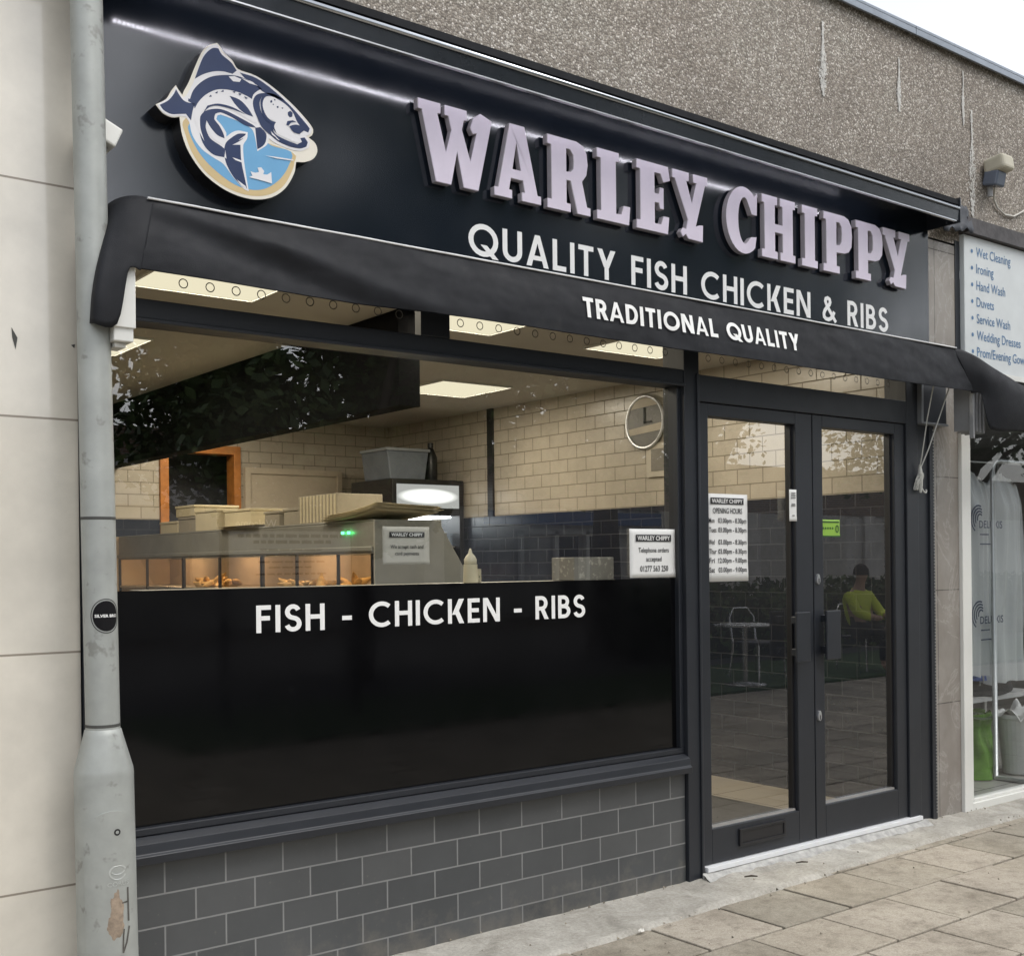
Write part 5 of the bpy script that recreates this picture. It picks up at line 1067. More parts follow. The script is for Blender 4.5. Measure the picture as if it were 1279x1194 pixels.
# perforated guide strip beside the stone pillar
gd = thing('shutter_guide', 'dark metal guide rail with a row of pale teeth beside the stone pillar', 'shutter guide', (5.72, -.01, 0))
box(5.700, 5.742, -0.024, 0.06, 0.0, 2.17).build('rail', FRAME, gd, bevel=0.002)
tt = MB()
for i in range(118):
    tt.box(5.728, 5.738, -.0265, -.0238, .06 + i * .0178, .068 + i * .0178)
tt.build('tooth_row', pmat('tooth_grey', (0.22, 0.22, 0.21), 0.5), gd)

# ================================================================== NOTICES
def notice(name, x0, x1, z0, z1, label, y=0.010, mat=PAPER):
    t = thing(name, label, 'notice', ((x0 + x1) / 2, y, z0))
    def pg(u, v): return (x0 + (x1 - x0) * u, y - 0.0015 * math.sin(u * 3.1) - 0.002 * (u > .9) * (v < .15), z0 + (z1 - z0) * v)
    MB().grid(pg, 10, 10).build('sheet', mat, t, smooth=True, solid=0.0006)
    return t
def header(t, x0, x1, z0, z1, y):
    box(x0, x1, y - .0008, y, z0, z1).build('header', INK, t)
    m = MB(); add_text(m, 'WARLEY CHIPPY', x0 + .008, x1 - .008, z0 + (z1 - z0) * .2, (z1 - z0) * .6, y - .0016, 0.02); m.build('header_text', PAPER, t)
def lines(t, rows, y):
    for txt, x0, x1, zb, cap in rows:
        m = MB(); add_text(m, txt, x0, x1, zb, cap, y, 0.012); m.build('text_line', INK, t)
yg = 0.010; yt = yg - .0035
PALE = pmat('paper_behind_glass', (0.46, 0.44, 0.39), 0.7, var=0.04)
t = notice('card_notice', 2.258, 2.464, 1.446, 1.588, 'pale paper notice about cash and card payments, in front of the steel range end', y=0.03, mat=PALE)
header(t, 2.285, 2.44, 1.548, 1.568, 0.0265); lines(t, [('We accept cash and', 2.29, 2.435, 1.507, .013), ('card payments', 2.31, 2.415, 1.482, .013)], 0.0265)
t = notice('telephone_notice', 3.485, 3.762, 1.378, 1.590, 'white paper notice with a telephone number at the right end of the big window', y=yg)
header(t, 3.52, 3.735, 1.535, 1.565, yt); lines(t, [('Telephone orders', 3.535, 3.72, 1.488, .02), ('accepted', 3.58, 3.675, 1.449, .02), ('01277 563 250', 3.545, 3.715, 1.405, .024)], yt)
t = notice('hours_notice', 3.972, 4.245, 1.352, 1.756, 'tall white opening hours notice stuck to the left door glass', y=0.008)
yh = 0.0045
header(t, 3.99, 4.215, 1.708, 1.738, yh)
rows = [('OPENING HOURS', 4.005, 4.205, 1.666, .024)]
for i, (d, h) in enumerate((('Mon', '03.00pm - 8.30pm'), ('Tues', '03.00pm - 8.30pm'), ('Wed', '03.00pm - 8.30pm'), ('Thur', '03.00pm - 8.30pm'), ('Fri', '12.00pm - 9.00pm'), ('Sat', '03.00pm - 9.00pm'))):
    z = (1.622, 1.579, 1.523, 1.480, 1.438, 1.395)[i]
    rows += [(d, 3.978, 3.978 + .0125 * len(d), z, .022), (h, 4.040, 4.234, z, .022)]
lines(t, rows, yh)
t = notice('door_label', 4.512, 4.566, 1.635, 1.788, 'small narrow white label high on the right edge of the left door glass', y=-0.0238)
lines(t, [('PUSH BAR', 4.52, 4.558, 1.765, .006), ('TO OPEN', 4.52, 4.558, 1.752, .006), ('ENTER', 4.522, 4.556, 1.712, .012), ('PULL', 4.53, 4.548, 1.66, .008)], -0.0275) if False else None
m = MB()
for z, a in ((1.768, .03), (1.757, .034), (1.746, .034), (1.715, .026), (1.708, .03), (1.66, .016)):
    m.box(4.539 - a / 2, 4.539 + a / 2, -.0285, -.0275, z, z + .005)
m.build('print', pmat('faint_print', (0.2, 0.2, 0.2), 0.6), t)
LIMEG = pmat('lime_card', (0.26, 0.46, 0.06), 0.5, var=0.05)
t = notice('hygiene_sticker', 4.79, 4.945, 1.562, 1.648, 'lime green rating sticker on the right door glass', y=0.008, mat=LIMEG)
m = MB(); m.box(4.795, 4.935, .0042, .005, 1.634, 1.640); m.box(4.79, 4.945, .0042, .005, 1.562, 1.568)
for i in range(5):
    cx = 4.808 + i * .019
    m.poly([(cx + .006 * math.cos(a * .785), 1.605 + .006 * math.sin(a * .785)) for a in range(8)], .0045)
m.poly([(4.92 + .014 * math.cos(a * .3927), 1.602 + .020 * math.sin(a * .3927)) for a in range(16)], .0045, 0, [[(4.92 + .008 * math.cos(a * .3927), 1.602 + .013 * math.sin(a * .3927)) for a in range(16)]])
m.build('print', pmat('dark_green_print', (0.03, 0.09, 0.02), 0.5), t)

# ================================================================== LEFT NEIGHBOUR
lb = thing('tiled_building', 'neighbouring building clad in large glossy cream tiles, left of the lamp post', 'building', (-1, 0, 0))
box(-4.0, 1.148, -0.012, 0.25, 0.0, 3.20).build('tiled_wall', CREAM, lb, bevel=0.002)
m = MB(); m.poly([(.955, 2.165), (.972, 2.135), (.966, 2.10), (.957, 2.135)], -.0135); m.poly([(1.128, 2.13), (1.14, 2.134), (1.138, 2.121)], -.0135)
m.build('chip_mark', SEAMD, lb)

# ================================================================== LAMP POST
PXc, PYc = 1.168, -0.150
lpz = thing('lamp_post', 'tall grey galvanised lamp post with a wider base, in front of the cream tiles', 'lamp post', (PXc, PYc, 0))
LEAN = -0.012
def lean(mb):
    mb.v = [(v[0] + LEAN * (v[2] - 0.9), v[1], v[2]) for v in mb.v]; return mb
lean(MB().lathe([(.0495, .965), (.0495, 1.6), (.047, 2.4), (.0455, 5.2)], (PXc, PYc, 0), 40, caps=False)).build('shaft', GALV, lpz, smooth=True)
lean(MB().lathe([(.088, -.02), (.086, .55), (.0855, .835), (.084, .85), (.0565, .950), (.053, .965), (.049, .968)], (PXc, PYc, 0), 48, caps=False)).build('base', GALV, lpz, smooth=True)
for z in (1.59, .974): lean(MB().lathe([(.0500, z), (.0504, z + .002), (.0504, z + .007), (.0500, z + .009)], (PXc, PYc, 0), 40)).build('seam', SEAMD, lpz)
# base door: a raised curved plate with an arched top, facing the pavement and a little to the right
dirA = math.atan2(-3.6695 - PYc, 0 - PXc) + R(14)
def onpost(da, z, r):
    a = dirA + da
    return (PXc + r * math.cos(a), PYc + r * math.sin(a), z)
def plate(z0, z1, half, r, arch, n=16):
    m = MB()
    def top(u): return z1 - arch * (1 - math.sqrt(max(0, 1 - (2 * u - 1) ** 2)))
    m.grid(lambda u, v: onpost((2 * u - 1) * half, z0 + (top(u) - z0) * v, r), n * 2, 20)
    m.grid(lambda u, v: onpost((2 * u - 1) * half, top(u), r - 0.006 * v), n * 2, 1)
    m.grid(lambda u, v: onpost(half, z0 + (top(1) - z0) * u, r - 0.006 * v), 10, 1)
    m.grid(lambda u, v: onpost(-half, z0 + (top(0) - z0) * u, r - 0.006 * v), 10, 1)
    return lean(m)
bdr = plate(0.04, 0.735, 0.98, 0.0905, 0.085).build('base_door', GALV, lpz, smooth=True)
def curved_poly(mb, pts, r, holes=()):
    """flat artwork (angle in metres along the surface, z) wrapped on the post"""
    k = len(mb.v); mb.poly(pts, 0, 0, holes)
    for i in range(k, len(mb.v)):
        v = mb.v[i]; mb.v[i] = onpost(v[0] / r, v[2], r)
    return mb
m = MB(); cz = 0.672
curved_poly(m, [(.012 + .010 * math.cos(a * .5236), cz + .010 * math.sin(a * .5236)) for a in range(12)], .0912)
lean(m).build('lock_hole', BLACKP, bdr)
m = MB(); curved_poly(m, [(.012 + .005 * math.cos(a * .5236), cz + .005 * math.sin(a * .5236)) for a in range(12)], .0916)
lean(m).build('lock_pin', GALV, bdr)
def curved_disc(m, cx, cz_, rx, rz, r, jit=0.0, seed=1):
    def fn(u, v):
        a = 2 * math.pi * u
        q = v * (1 + jit * noise.noise((math.cos(a) * 2, math.sin(a) * 2, seed)))
        return onpost((cx + rx * q * math.cos(a)) / r, cz_ + rz * q * math.sin(a), r)
    return m.grid(fn, 36, 6)
# embossed maker's mark and name
m = MB()
for pts, tt_ in ((arc(.012, .555, .025, .020, 20, 335, 18), .005), (arc(.012, .560, .020, .010, 200, 350, 8), .004)):
    curved_poly(m, stroke(pts, tt_)[0], .0918)
tx = MB(); add_text(tx, 'CORUS', -.020, .046, .515, .012, 0, .01)
for v in tx.v: m.v.append(onpost(v[0] / .0918, v[2], .0918))
k0 = len(m.v) - len(tx.v)
for f in tx.f: m.face([k0 + i for i in f])
lean(m).build('embossed_mark', pmat('galvanised_bright', (0.5, 0.52, 0.5), 0.4, metal=0.3), bdr)
GRAF = pmat('marker_ink', (0.09, 0.085, 0.075), 0.7, var=0.3, scale=60)
m = MB()
for pts, w_ in (([(.042, .505), (.043, .405)], .006), ([(.022, .462), (.044, .463)], .005), ([(.045, .39), (.035, .345), (.022, .315)], .006), ([(.022, .315), (.024, .365), (.027, .385)], .005),
                ([(.012, .305), (.030, .300), (.034, .27), (.026, .235), (.008, .232)], .007), ([(.018, .30), (.012, .255), (.004, .215)], .008)):
    for a, b in zip(pts, pts[1:]): curved_poly(m, stroke([a, b], w_)[0], .0915)
lean(m).build('graffiti', GRAF, bdr)
m = MB(); curved_disc(m, .006, .435, .019, .062, .0912, .5, 3); curved_disc(m, .002, .395, .026, .032, .0911, .5, 8)
lean(m).build('rust_patch', pmat('rust_wash', (0.30, 0.235, 0.175), 0.8, var=0.3, scale=50), bdr)
# round black sticker
m = MB()
dirS = dirA
dirA = math.atan2(-3.6695 - PYc, 0 - PXc) + R(20)
curved_disc(m, 0, 1.305, .040, .045, .0503)
stk = lean(m).build('sticker', pmat('sticker_black', (0.008, 0.008, 0.009), 0.8, spec=0.15), lpz)
m = MB(); tx = MB(); add_text(tx, 'SILVER BRO', -.034, .036, 1.3015, .008, 0, .03)
m.v = [onpost(v[0] / .0507, v[2], .0507) for v in tx.v]
for f in tx.f: m.face(f)
lean(m).build('sticker_text', WHITE, stk)
m = MB(); m.grid(lambda u, v: onpost((.0435 + .003 * v) * math.cos(6.2832 * u) / .0502, 1.305 + (.0485 + .003 * v) * math.sin(6.2832 * u), .0502), 40, 1)
lean(m).build('sticker_ring', SEAMD, stk)
dirA = dirS

# security camera behind the post
sc = thing('security_camera', 'small white security camera fixed to the black sign behind the lamp post', 'camera', (1.19, -.05, 2.75))
def rbox(cx, cy, cz_, sx, sy, sz, rot):
    m = MB().box(-sx, sx, -sy, sy, -sz, sz); M = Matrix.Translation((cx, cy, cz_)) @ rot
    m.v = [tuple(M @ Vector(v)) for v in m.v]; return m
rot = Matrix.Rotation(R(24), 4, 'Y')
rbox(1.200, -.085, 2.772, .048, .045, .032, rot).build('body', PVC, sc, bevel=0.006)
MB().tube([(1.195, -.085, 2.735), (1.185, -.09, 2.705)], [.026, .022], 16).build('lens', BLACKP, sc)
MB().tube([(1.17, -.02, 2.76), (1.175, -.08, 2.76)], .012, 10).build('mount', PVC, sc)

# ================================================================== FLOODLIGHT ON THE PEBBLEDASH
fl = thing('wall_sensor', 'small weathered grey sensor light with a drooping cable on the pebbledash wall', 'wall light', (6.33, -.05, 3.66))
hd = rbox(6.345, -.075, 3.70, .062, .065, .045, Matrix.Rotation(R(-8), 4, 'X'))
hd.build('hood', pmat('hood_cream', (0.46, 0.43, 0.34), 0.6, var=0.15), fl, bevel=0.02, segs=3)
rbox(6.332, -.055, 3.625, .048, .045, .042, Matrix.Rotation(R(12), 4, 'X')).build('lens', pmat('lens_blue', (0.10, 0.12, 0.16), 0.25), fl, bevel=0.01)
MB().tube([(6.33, -.03, 3.60), (6.33, -.03, 3.53)], .015, 8).build('mount', pmat('mount_grey', (0.3, 0.3, 0.3), 0.5), fl)
MB().tube([(6.36, -.04, 3.59), (6.40, -.012, 3.53), (6.44, -.01, 3.49), (6.52, -.01, 3.462), (6.62, -.01, 3.470), (6.72, -.01, 3.515), (6.85, -.01, 3.60)], .006, 8).build('cable', pmat('cable_cream', (0.52, 0.5, 0.45), 0.5), fl, smooth=True)

# ================================================================== RIGHT NEIGHBOUR (laundry)
lau = thing('laundry_shop', 'neighbouring laundry shop front with a white framed window, right of the stone pillar', 'shop', (7.5, 0.2, 0))
fb = MB(); fb.box(6.045, 12, -.06, 0.0, 3.275, 3.36)
fb.grid(lambda u, v: (6.06 + 2.2 * u, -.055 + .05 * v + .01 * noise.noise((u * 12, v * 3, 1)), 3.285 + .10 * v + .012 * noise.noise((u * 14, v * 5, 4))), 60, 6)
fb.build('old_flashing', pmat('dark_flashing', (0.075, 0.07, 0.072), 0.7, var=0.35, scale=10, bump=0.5, bscale=40), lau, smooth=False)
rc = MB()
rc.grid(lambda u, v: (5.78 + .30 * u, -.075 + .05 * v + .02 * noise.noise((u * 5, v * 3, 1)), 3.235 + .15 * v + .03 * noise.noise((u * 6, v * 5, 4)) + .05 * u), 20, 6)
rc.build('torn_felt', pmat('torn_felt', (0.045, 0.05, 0.06), 0.7, var=0.35, scale=14), lau, smooth=True, solid=0.004)
wf = MB(); wf.box(6.02, 6.105, -.02, .06, 0.0, 2.47); wf.box(6.105, 6.135, -.005, .05, 0.065, 2.44); wf.box(6.105, 11, -.02, .06, 0.0, 0.06); wf.box(6.135, 11, -.005, .05, 0.06, 0.078)
wf.build('window_frame', PVC, lau, bevel=0.003)
box(6.105, 11, -.02, .06, 2.44, 2.50).build('window_head', FRAME, lau)
sheet(6.135, 11, 0.078, 2.44, 0.02).build('pane', GLASSN, lau)
box(6.02, 11.5, .06, 4.0, -.01, 0.045).build('floor', tiles('laundry_floor', 'XY', 0.6, 0.3, (0.30, 0.29, 0.27), (0.27, 0.26, 0.245), (0.12, 0.12, 0.11), 0.004, 0.35, bump=0.1), lau)
m = MB(); m.quad((6.06, .06, .045), (6.06, 4, .045), (6.06, 4, 2.6), (6.06, .06, 2.6)); m.quad((6.06, 4, .045), (11.5, 4, .045), (11.5, 4, 2.6), (6.06, 4, 2.6)); m.quad((11.5, .06, .045), (11.5, 4, .045), (11.5, 4, 2.6), (11.5, .06, 2.6))
m.build('inner_wall', pmat('laundry_wall', (0.24, 0.245, 0.24), 0.8), lau)
box(6.02, 11.5, .06, 4.0, 2.6, 2.65).build('ceiling', pmat('laundry_ceiling', (0.3, 0.3, 0.3), 0.8), lau)
ns = thing('service_sign', 'white neighbouring fascia sign listing laundry services in blue', 'sign', (7.5, -.02, 2.48))
box(6.05, 11, -.03, 0.0, 2.50, 3.27).build('board', pmat('sign_white', (0.60, 0.63, 0.63), 0.35, var=0.05), ns, bevel=0.003)
box(6.05, 11, -.04, -.0305, 2.485, 2.515).build('edge_trim', PVC, ns)
SB_ = pmat('sign_blue', (0.075, 0.18, 0.34), 0.5)
for i, tx_ in enumerate(('Wet Cleaning', 'Ironing', 'Hand Wash', 'Duvets', 'Service Wash', 'Wedding Dresses', 'Prom/Evening Gowns')):
    z = 3.16 - i * 0.0945
    m = MB()
    add_text(m, tx_, 6.172, 0, z, .052, -.0315, 0.006, align=.86)
    m.poly([(6.128 + .012 * math.cos(a * .785), z + .025 + .012 * math.sin(a * .785)) for a in range(8)], -.0315)
    m.build('text_line', SB_, ns)
# inside it
cr_ = thing('clothes_rail', 'grey metal clothes rail standing in the laundry window', 'clothes rail', (6.93, .32, .045))
CHR = pmat('rail_grey', (0.42, 0.43, 0.43), 0.35, metal=0.6)
MB().tube([(6.93, .32, .05), (6.93, .32, 1.98), (6.935, .32, 2.02), (6.955, .32, 2.05), (7.0, .32, 2.06), (8.3, .32, 2.06)], .016, 12).build('upright', CHR, cr_, smooth=True)
MB().tube([(6.93, .12, .06), (6.93, .55, .06)], .016, 10).build('foot', CHR, cr_)
MB().tube([(6.5, .33, 2.045), (6.93, .32, 2.045)], .006, 8).build('crossbar', CHR, cr_)
def bag(x0, x1, z0, z1, y, seed):
    def fn(u, v):
        a = 2 * math.pi * u
        wd = (x1 - x0) / 2 * (0.55 + 0.45 * min(1, v * 7) ** .6) * (1 + .03 * math.sin(v * 9 + seed))
        p = Vector(((x0 + x1) / 2 + wd * math.cos(a), y + .055 * math.sin(a) * min(1, v * 6), z1 - (z1 - z0) * v - .05 * abs(math.cos(a)) * (v < .05)))
        p.x += .012 * noise.noise((a * 1.5, v * 3, seed)); p.y += .03 * noise.noise((a * 2.2 + seed, v * 2.2, seed)) + .012 * math.sin(a * 11 + seed + v * 3) * v
        p.z += .025 * noise.noise((a * 2, 0, seed)) * v
        return p
    return MB().grid(fn, 90, 40)
POLY, pt_, po_ = _new('clear_polythene')
pb = N(pt_, 'ShaderNodeBsdfPrincipled', Roughness=0.28); pb.inputs['Base Color'].default_value = (0.55, 0.57, 0.575, 1)
ptr = N(pt_, 'ShaderNodeBsdfTransparent'); pmx = N(pt_, 'ShaderNodeMixShader'); pmx.inputs[0].default_value = 0.72
pt_.links.new(ptr.outputs[0], pmx.inputs[1]); pt_.links.new(pb.outputs[0], pmx.inputs[2]); pt_.links.new(pmx.outputs[0], po_.inputs[0])
gb = thing('garment_bag', 'clear printed polythene garment bag hanging on the rail left of the upright', 'garment bag', (6.80, .45, .7))
bag(6.68, 7.02, .70, 2.0, .42, 1).build('film', POLY, gb, smooth=True)
PRN = pmat('bag_print', (0.04, 0.05, 0.085), 0.6)
for zc in (1.69, 1.09):
    m = MB()
    for k_ in range(4):
        rr = .085 - k_ * .018
        m.poly(stroke(arc(6.79 + k_ * .004, zc, rr, rr, 70 - k_ * 8, 240 - k_ * 14, 10), .011)[0], .335 - .001 * k_)
    m.build('print', PRN, gb)
    m = MB(); add_text(m, 'DELUXIS', 6.79, 7.06, zc - .055, .045, .332, .012); m.build('print', PRN, gb)
    for k_ in range(2): box(6.80, 6.90 + .03 * k_, .332, .333, zc - .10 - .06 * k_, zc - .092 - .06 * k_).build('print', PRN, gb)
gb2 = thing('garment_bag', 'crumpled clear garment bag hanging right of the rail upright', 'garment bag', (7.2, .40, .6))
bag(6.97, 7.45, .64, 2.0, .43, 4).build('film', POLY, gb2, smooth=True)
MB().tube([(7.17, .42, 1.96), (7.17, .42, 2.05), (7.175, .39, 2.08)], .004, 6).build('hanger_hook', CHR, gb2)
gs = thing('green_bag', 'lime green cloth bag standing on the laundry floor', 'bag', (6.80, .5, .045))
MB().grid(lambda u, v: (6.90 + (.19 - .05 * v) * math.cos(2 * math.pi * u) + .05 * noise.noise((math.cos(6.2832 * u) * 2.2, math.sin(6.2832 * u) * 2.2, v * 2.5)), .46 + (.13 - .04 * v) * math.sin(2 * math.pi * u) + .05 * noise.noise((math.cos(6.2832 * u) * 2.5, math.sin(6.2832 * u) * 2.5, v * 3 + 9)), .05 + .40 * v + .09 * noise.noise((math.cos(6.2832 * u) * 1.5, math.sin(6.2832 * u) * 1.5, 7)) * v), 40, 14).build('body', pmat('bag_green', (0.075, 0.19, 0.012), 0.75, var=0.35, scale=7), gs, smooth=True)
MB().grid(lambda u, v: (6.90 + .16 * v * math.cos(2 * math.pi * u), .44 + .11 * v * math.sin(2 * math.pi * u), .44 + .03 * noise.noise((u * 5, v * 3, 3))), 30, 5).build('filling', pmat('bag_dark', (0.03, 0.06, 0.02), 0.8), gs, smooth=True)
wb = thing('laundry_basket', 'white plastic laundry basket heaped with white cloth in the laundry window', 'basket', (7.19, .4, .045))
MB().lathe([(.14, 0), (.15, .01), (.185, .36), (.20, .365), (.20, .39), (.185, .39)], (7.29, .34, .048), 32, 1.0, .75).build('basket', pmat('basket_white', (0.42, 0.43, 0.41), 0.4), wb, smooth=False)
MB().grid(lambda u, v: (7.28 + .205 * (1 - v) * math.cos(2 * math.pi * u), .34 + .15 * (1 - v) * math.sin(2 * math.pi * u), .425 + .05 * math.sqrt(v) + .09 * noise.noise((math.cos(6.2832 * u) * (1 - v) * 2.6, math.sin(6.2832 * u) * (1 - v) * 2.6, 4))), 40, 10).build('cloth', pmat('linen', (0.48, 0.48, 0.47), 0.85), wb, smooth=True)
dc = thing('folded_clothes', 'pile of dark folded clothes with a blue striped shirt behind the green bag', 'clothes', (7.0, .7, .6))
def heap(x, y, z, rx, ry, h, sd):
    return MB().grid(lambda u, v: (x + rx * math.cos(2 * math.pi * u) * math.cos(v * 1.55) + .02 * noise.noise((u * 9, v * 4, sd)), y + ry * math.sin(2 * math.pi * u) * math.cos(v * 1.55), z + h * math.sin(v * 1.55) + .025 * noise.noise((u * 6, v * 5, sd + 2))), 48, 10)
heap(7.16, .60, .56, .38, .17, .15, 1).build('dark_pile', pmat('cloth_black', (0.010, 0.012, 0.017), 0.85), dc, smooth=True)
heap(7.02, .50, .66, .12, .09, .085, 6).build('shirt', pmat('cloth_blue', (0.08, 0.12, 0.32), 0.8, var=0.7, scale=40), dc, smooth=True)
box(6.62, 7.62, .44, .82, .52, .555).build('table_top', pmat('shelf_white', (0.4, 0.4, 0.4), 0.5), dc)
for x in (6.66, 7.56): box(x, x + .03, .76, .79, .045, .52).build('table_leg', CHR, dc)

# bits on the ground
def litter(x, y, label, kind):
    m = MB(); rnd = random.Random(x)
    if kind == 'twig':
        a = rnd.uniform(-.6, .6); d = Vector((math.cos(a), math.sin(a), 0)) * .03
        m.tube([Vector((x, y, .03)) - d, Vector((x + .004, y + .003, .032)), Vector((x, y, .03)) + d], [.003, .005, .003], 6)
        tag(m.build('twig', pmat('twig_%d' % int(x * 100), (0.05, 0.04, 0.03), 0.9)), label, 'twig')
    else:
        m.grid(lambda u, v: (x + .03 * (u - .5) + .01 * v, y + .018 * (v - .5), .004 + .012 * noise.noise((u * 3, v * 3, x)) + .008), 5, 4)
        tag(m.build('litter', pmat('litter_%d' % int(x * 100), (0.62, 0.6, 0.55), 0.8), solid=0.001), label, 'litter')
litter(4.05, -.16, 'dark twig lying on the cement strip in front of the left door', 'twig')
litter(4.42, -.15, 'short dark twig on the cement strip below the middle of the doors', 'twig')
litter(3.17, -.36, 'crumpled white scrap at the edge of the cement strip', 'scrap')
m = MB(); rnd = random.Random(21)
for i in range(150):
    x = rnd.uniform(2.4, 6.4); y = rnd.choice([-.30 - .05 * rnd.random() + .02 * (x - 4), rnd.uniform(-1.3, -.02), -.03 * rnd.random() - .02]); r = rnd.uniform(.0015, .005)
    z = .026 if y > -.28 else .001
    m.tube([(x - r, y, z), (x, y + r * .6, z + r * .6), (x + r * 1.3, y, z)], [r * .4, r, r * .3], 5)
tag(m.build('grit', pmat('grit_grey', (0.28, 0.25, 0.2), 0.9, var=0.5, scale=30, island=0.6)), 'grit and crumbs scattered on the paving along the shop front', 'grit', kind='stuff')

# ================================================================== ACROSS THE STREET (seen in the glass)
fbd = thing('facing_building', 'low brick parade of shops across the road, reflected in the window', 'building', (16, -20.5, 0))
BRK = tiles('facing_brick', 'XZ', 0.22, 0.075, (0.17, 0.11, 0.08), (0.22, 0.145, 0.10), (0.25, 0.23, 0.2), 0.01, 0.8, bump=0.2)
box(-20, 48, -26, -20.6, 2.9, 4.4).build('wall', BRK, fbd)
m = MB()
for x in range(-20, 49, 6): m.box(x, x + .6, -20.9, -20.55, 0, 2.9)
m.box(-20, 48, -20.78, -20.68, 0, 2.9)
m.build('shop_bay', pmat('bay_grey', (0.60, 0.58, 0.55), 0.6, var=0.25, scale=0.8), fbd)
m = MB()
for i in range(30): m.box(24.2, 33, -20.62, -20.58 + .01 * (i % 2), .05 + i * .095, .14 + i * .095)
m.build('shutter', pmat('shutter_grey', (0.52, 0.50, 0.46), 0.5), fbd)
box(6.6, 15.8, -20.58, -20.5, 2.75, 3.7).build('shop_fascia', pmat('fascia_white', (0.7, 0.7, 0.72), 0.5), fbd)
box(17.8, 24, -20.5, -20.3, 2.45, 2.8).build('shop_fascia', pmat('fascia_blue', (0.05, 0.12, 0.3), 0.5), fbd)
m = MB()
for x in (19.0, 20.2, 21.3, 22.2, 23.4): m.box(x, x + .12, -20.62, -20.5, 0, 2.3)
m.box(19, 23.5, -20.62, -20.5, 2.2, 2.35)
m.build('shop_door', PVC, fbd)

def mirrored(mb, c):
    mb.v = [(2 * c - v[0], v[1], v[2]) for v in mb.v]; mb.f = [f[::-1] for f in mb.f]; return mb
m = MB(); add_text(m, 'solutions', 10.1, 11.9, 2.98, .26, -20.49, .01); mirrored(m, 11.0).build('fascia_word', pmat('fascia_grey', (0.1, 0.1, 0.11), 0.6), fbd)
m = MB(); add_text(m, 'GLASS', 13.3, 15.2, 3.05, .36, -20.49, .015); mirrored(m, 14.25).build('fascia_word', MATS['fascia_grey'], fbd)
m = MB()
for x in (16.2, 26.5, 27.5): m.box(x, x + .9, -20.64, -20.56, .9, 2.2)
for x in (20.35, 21.45): m.box(x, x + .75, -20.66, -20.61, .1, 2.15)
m.build('shop_window', pmat('dark_pane', (0.03, 0.035, 0.04), 0.1), fbd)
nbd = thing('notice_board', 'white street notice board on two posts on the lawn, reflected over the frying range', 'notice board', (4.95, -6.0, 0))
box(4.33, 5.57, -6.03, -6.0, 1.28, 1.76).build('sheet', PAPER, nbd)
fbx = MB(); fbx.box(4.30, 4.33, -6.04, -5.98, 1.25, 1.90); fbx.box(5.57, 5.60, -6.04, -5.98, 1.25, 1.90); fbx.box(4.33, 5.57, -6.04, -5.99, 1.76, 1.90)
fbx.build('frame', FRAME, nbd)
for x in (4.28, 5.60): box(x, x + .05, -6.06, -6.01, -.02, 1.9).build('post', FRAME, nbd)
m = MB(); add_text(m, 'Welcome', 5.10, 5.50, 1.79, .07, -5.985, .01); mirrored(m, 4.95).build('heading', WHITE, nbd)
m = MB(); rnd = random.Random(4)
for k_, z in enumerate((1.70, 1.645, 1.58, 1.53, 1.47, 1.42, 1.36)):
    h_ = .030 if k_ < 2 else .016
    w0 = (1.05, .75, .62, .5, .66, .45, .7)[k_]; x = 4.95 - w0 / 2
    while x < 4.95 + w0 / 2:
        w_ = rnd.uniform(.04, .12); m.box(x, x + w_, -5.9985, -5.997, z, z + h_); x += w_ + .02
m.build('print_rows', INK, nbd)
LEAF, ltree, lout = _new('leaf')
lb_ = ltree.nodes.new('ShaderNodeBsdfPrincipled'); ltree.links.new(lb_.outputs[0], lout.inputs[0])
gi = ltree.nodes.new('ShaderNodeNewGeometry')
ltree.links.new(ramp(ltree, gi.outputs['Random Per Island'], ((0, (0.025, 0.05, 0.012)), (0.6, (0.05, 0.10, 0.025)), (1, (0.09, 0.14, 0.035)))), lb_.inputs['Base Color'])
lb_.inputs['Roughness'].default_value = 0.6
BARK = pmat('bark', (0.06, 0.05, 0.04), 0.9, var=0.3, scale=15, bump=0.6, bscale=30)
def tree(x, y, zc, r, h, n, seed, label, tr=.17):
    t = thing('street_tree', label, 'tree', (x, y, 0), 'street trees across the pavement')
    rnd = random.Random(seed)
    m = MB(); m.tube([(x, y, -.05), (x + .05, y, 1.2), (x, y + .06, zc - .3), (x + .1, y, zc + h * .5)], [tr * 1.25, tr, tr * .8, tr * .25], 12)
    tips = []
    for i in range(9):
        a = i * 2.4 + rnd.random(); e = Vector((x + math.cos(a) * r * .75, y + math.sin(a) * r * .75, zc + h * rnd.uniform(.15, .8)))
        m.tube([(x, y, zc - .4 + .12 * i), Vector((x, y, zc)) * .5 + e * .5 + Vector((0, 0, .2)), e], [tr * .5, tr * .28, .02], 7)
        tips.append(e)
    m.build('trunk', BARK, t, smooth=True)
    cl = [(Vector((x + rnd.uniform(-r, r) * .75, y + rnd.uniform(-r, r) * .75, zc + rnd.uniform(.05, 1) * h)), rnd.uniform(.35, .8) * r * .55) for _ in range(26)] + [(e, r * .35) for e in tips]
    L = MB()
    for i in range(n):
        c, rr = cl[rnd.randrange(len(cl))]
        d = Vector((rnd.gauss(0, 1), rnd.gauss(0, 1), rnd.gauss(0, 1))); d.normalize()
        p = c + d * rr * rnd.random() ** .4
        a = Vector((rnd.gauss(0, 1), rnd.gauss(0, 1), rnd.gauss(0, .6))).normalized() * rnd.uniform(.055, .105)
        b = a.cross(Vector((rnd.gauss(0, 1), rnd.gauss(0, 1), rnd.gauss(0, 1)))).normalized() * a.length * .6
        L.quad(p - a, p - b * .9, p + a, p + b)
    L.build('crown', LEAF, t)
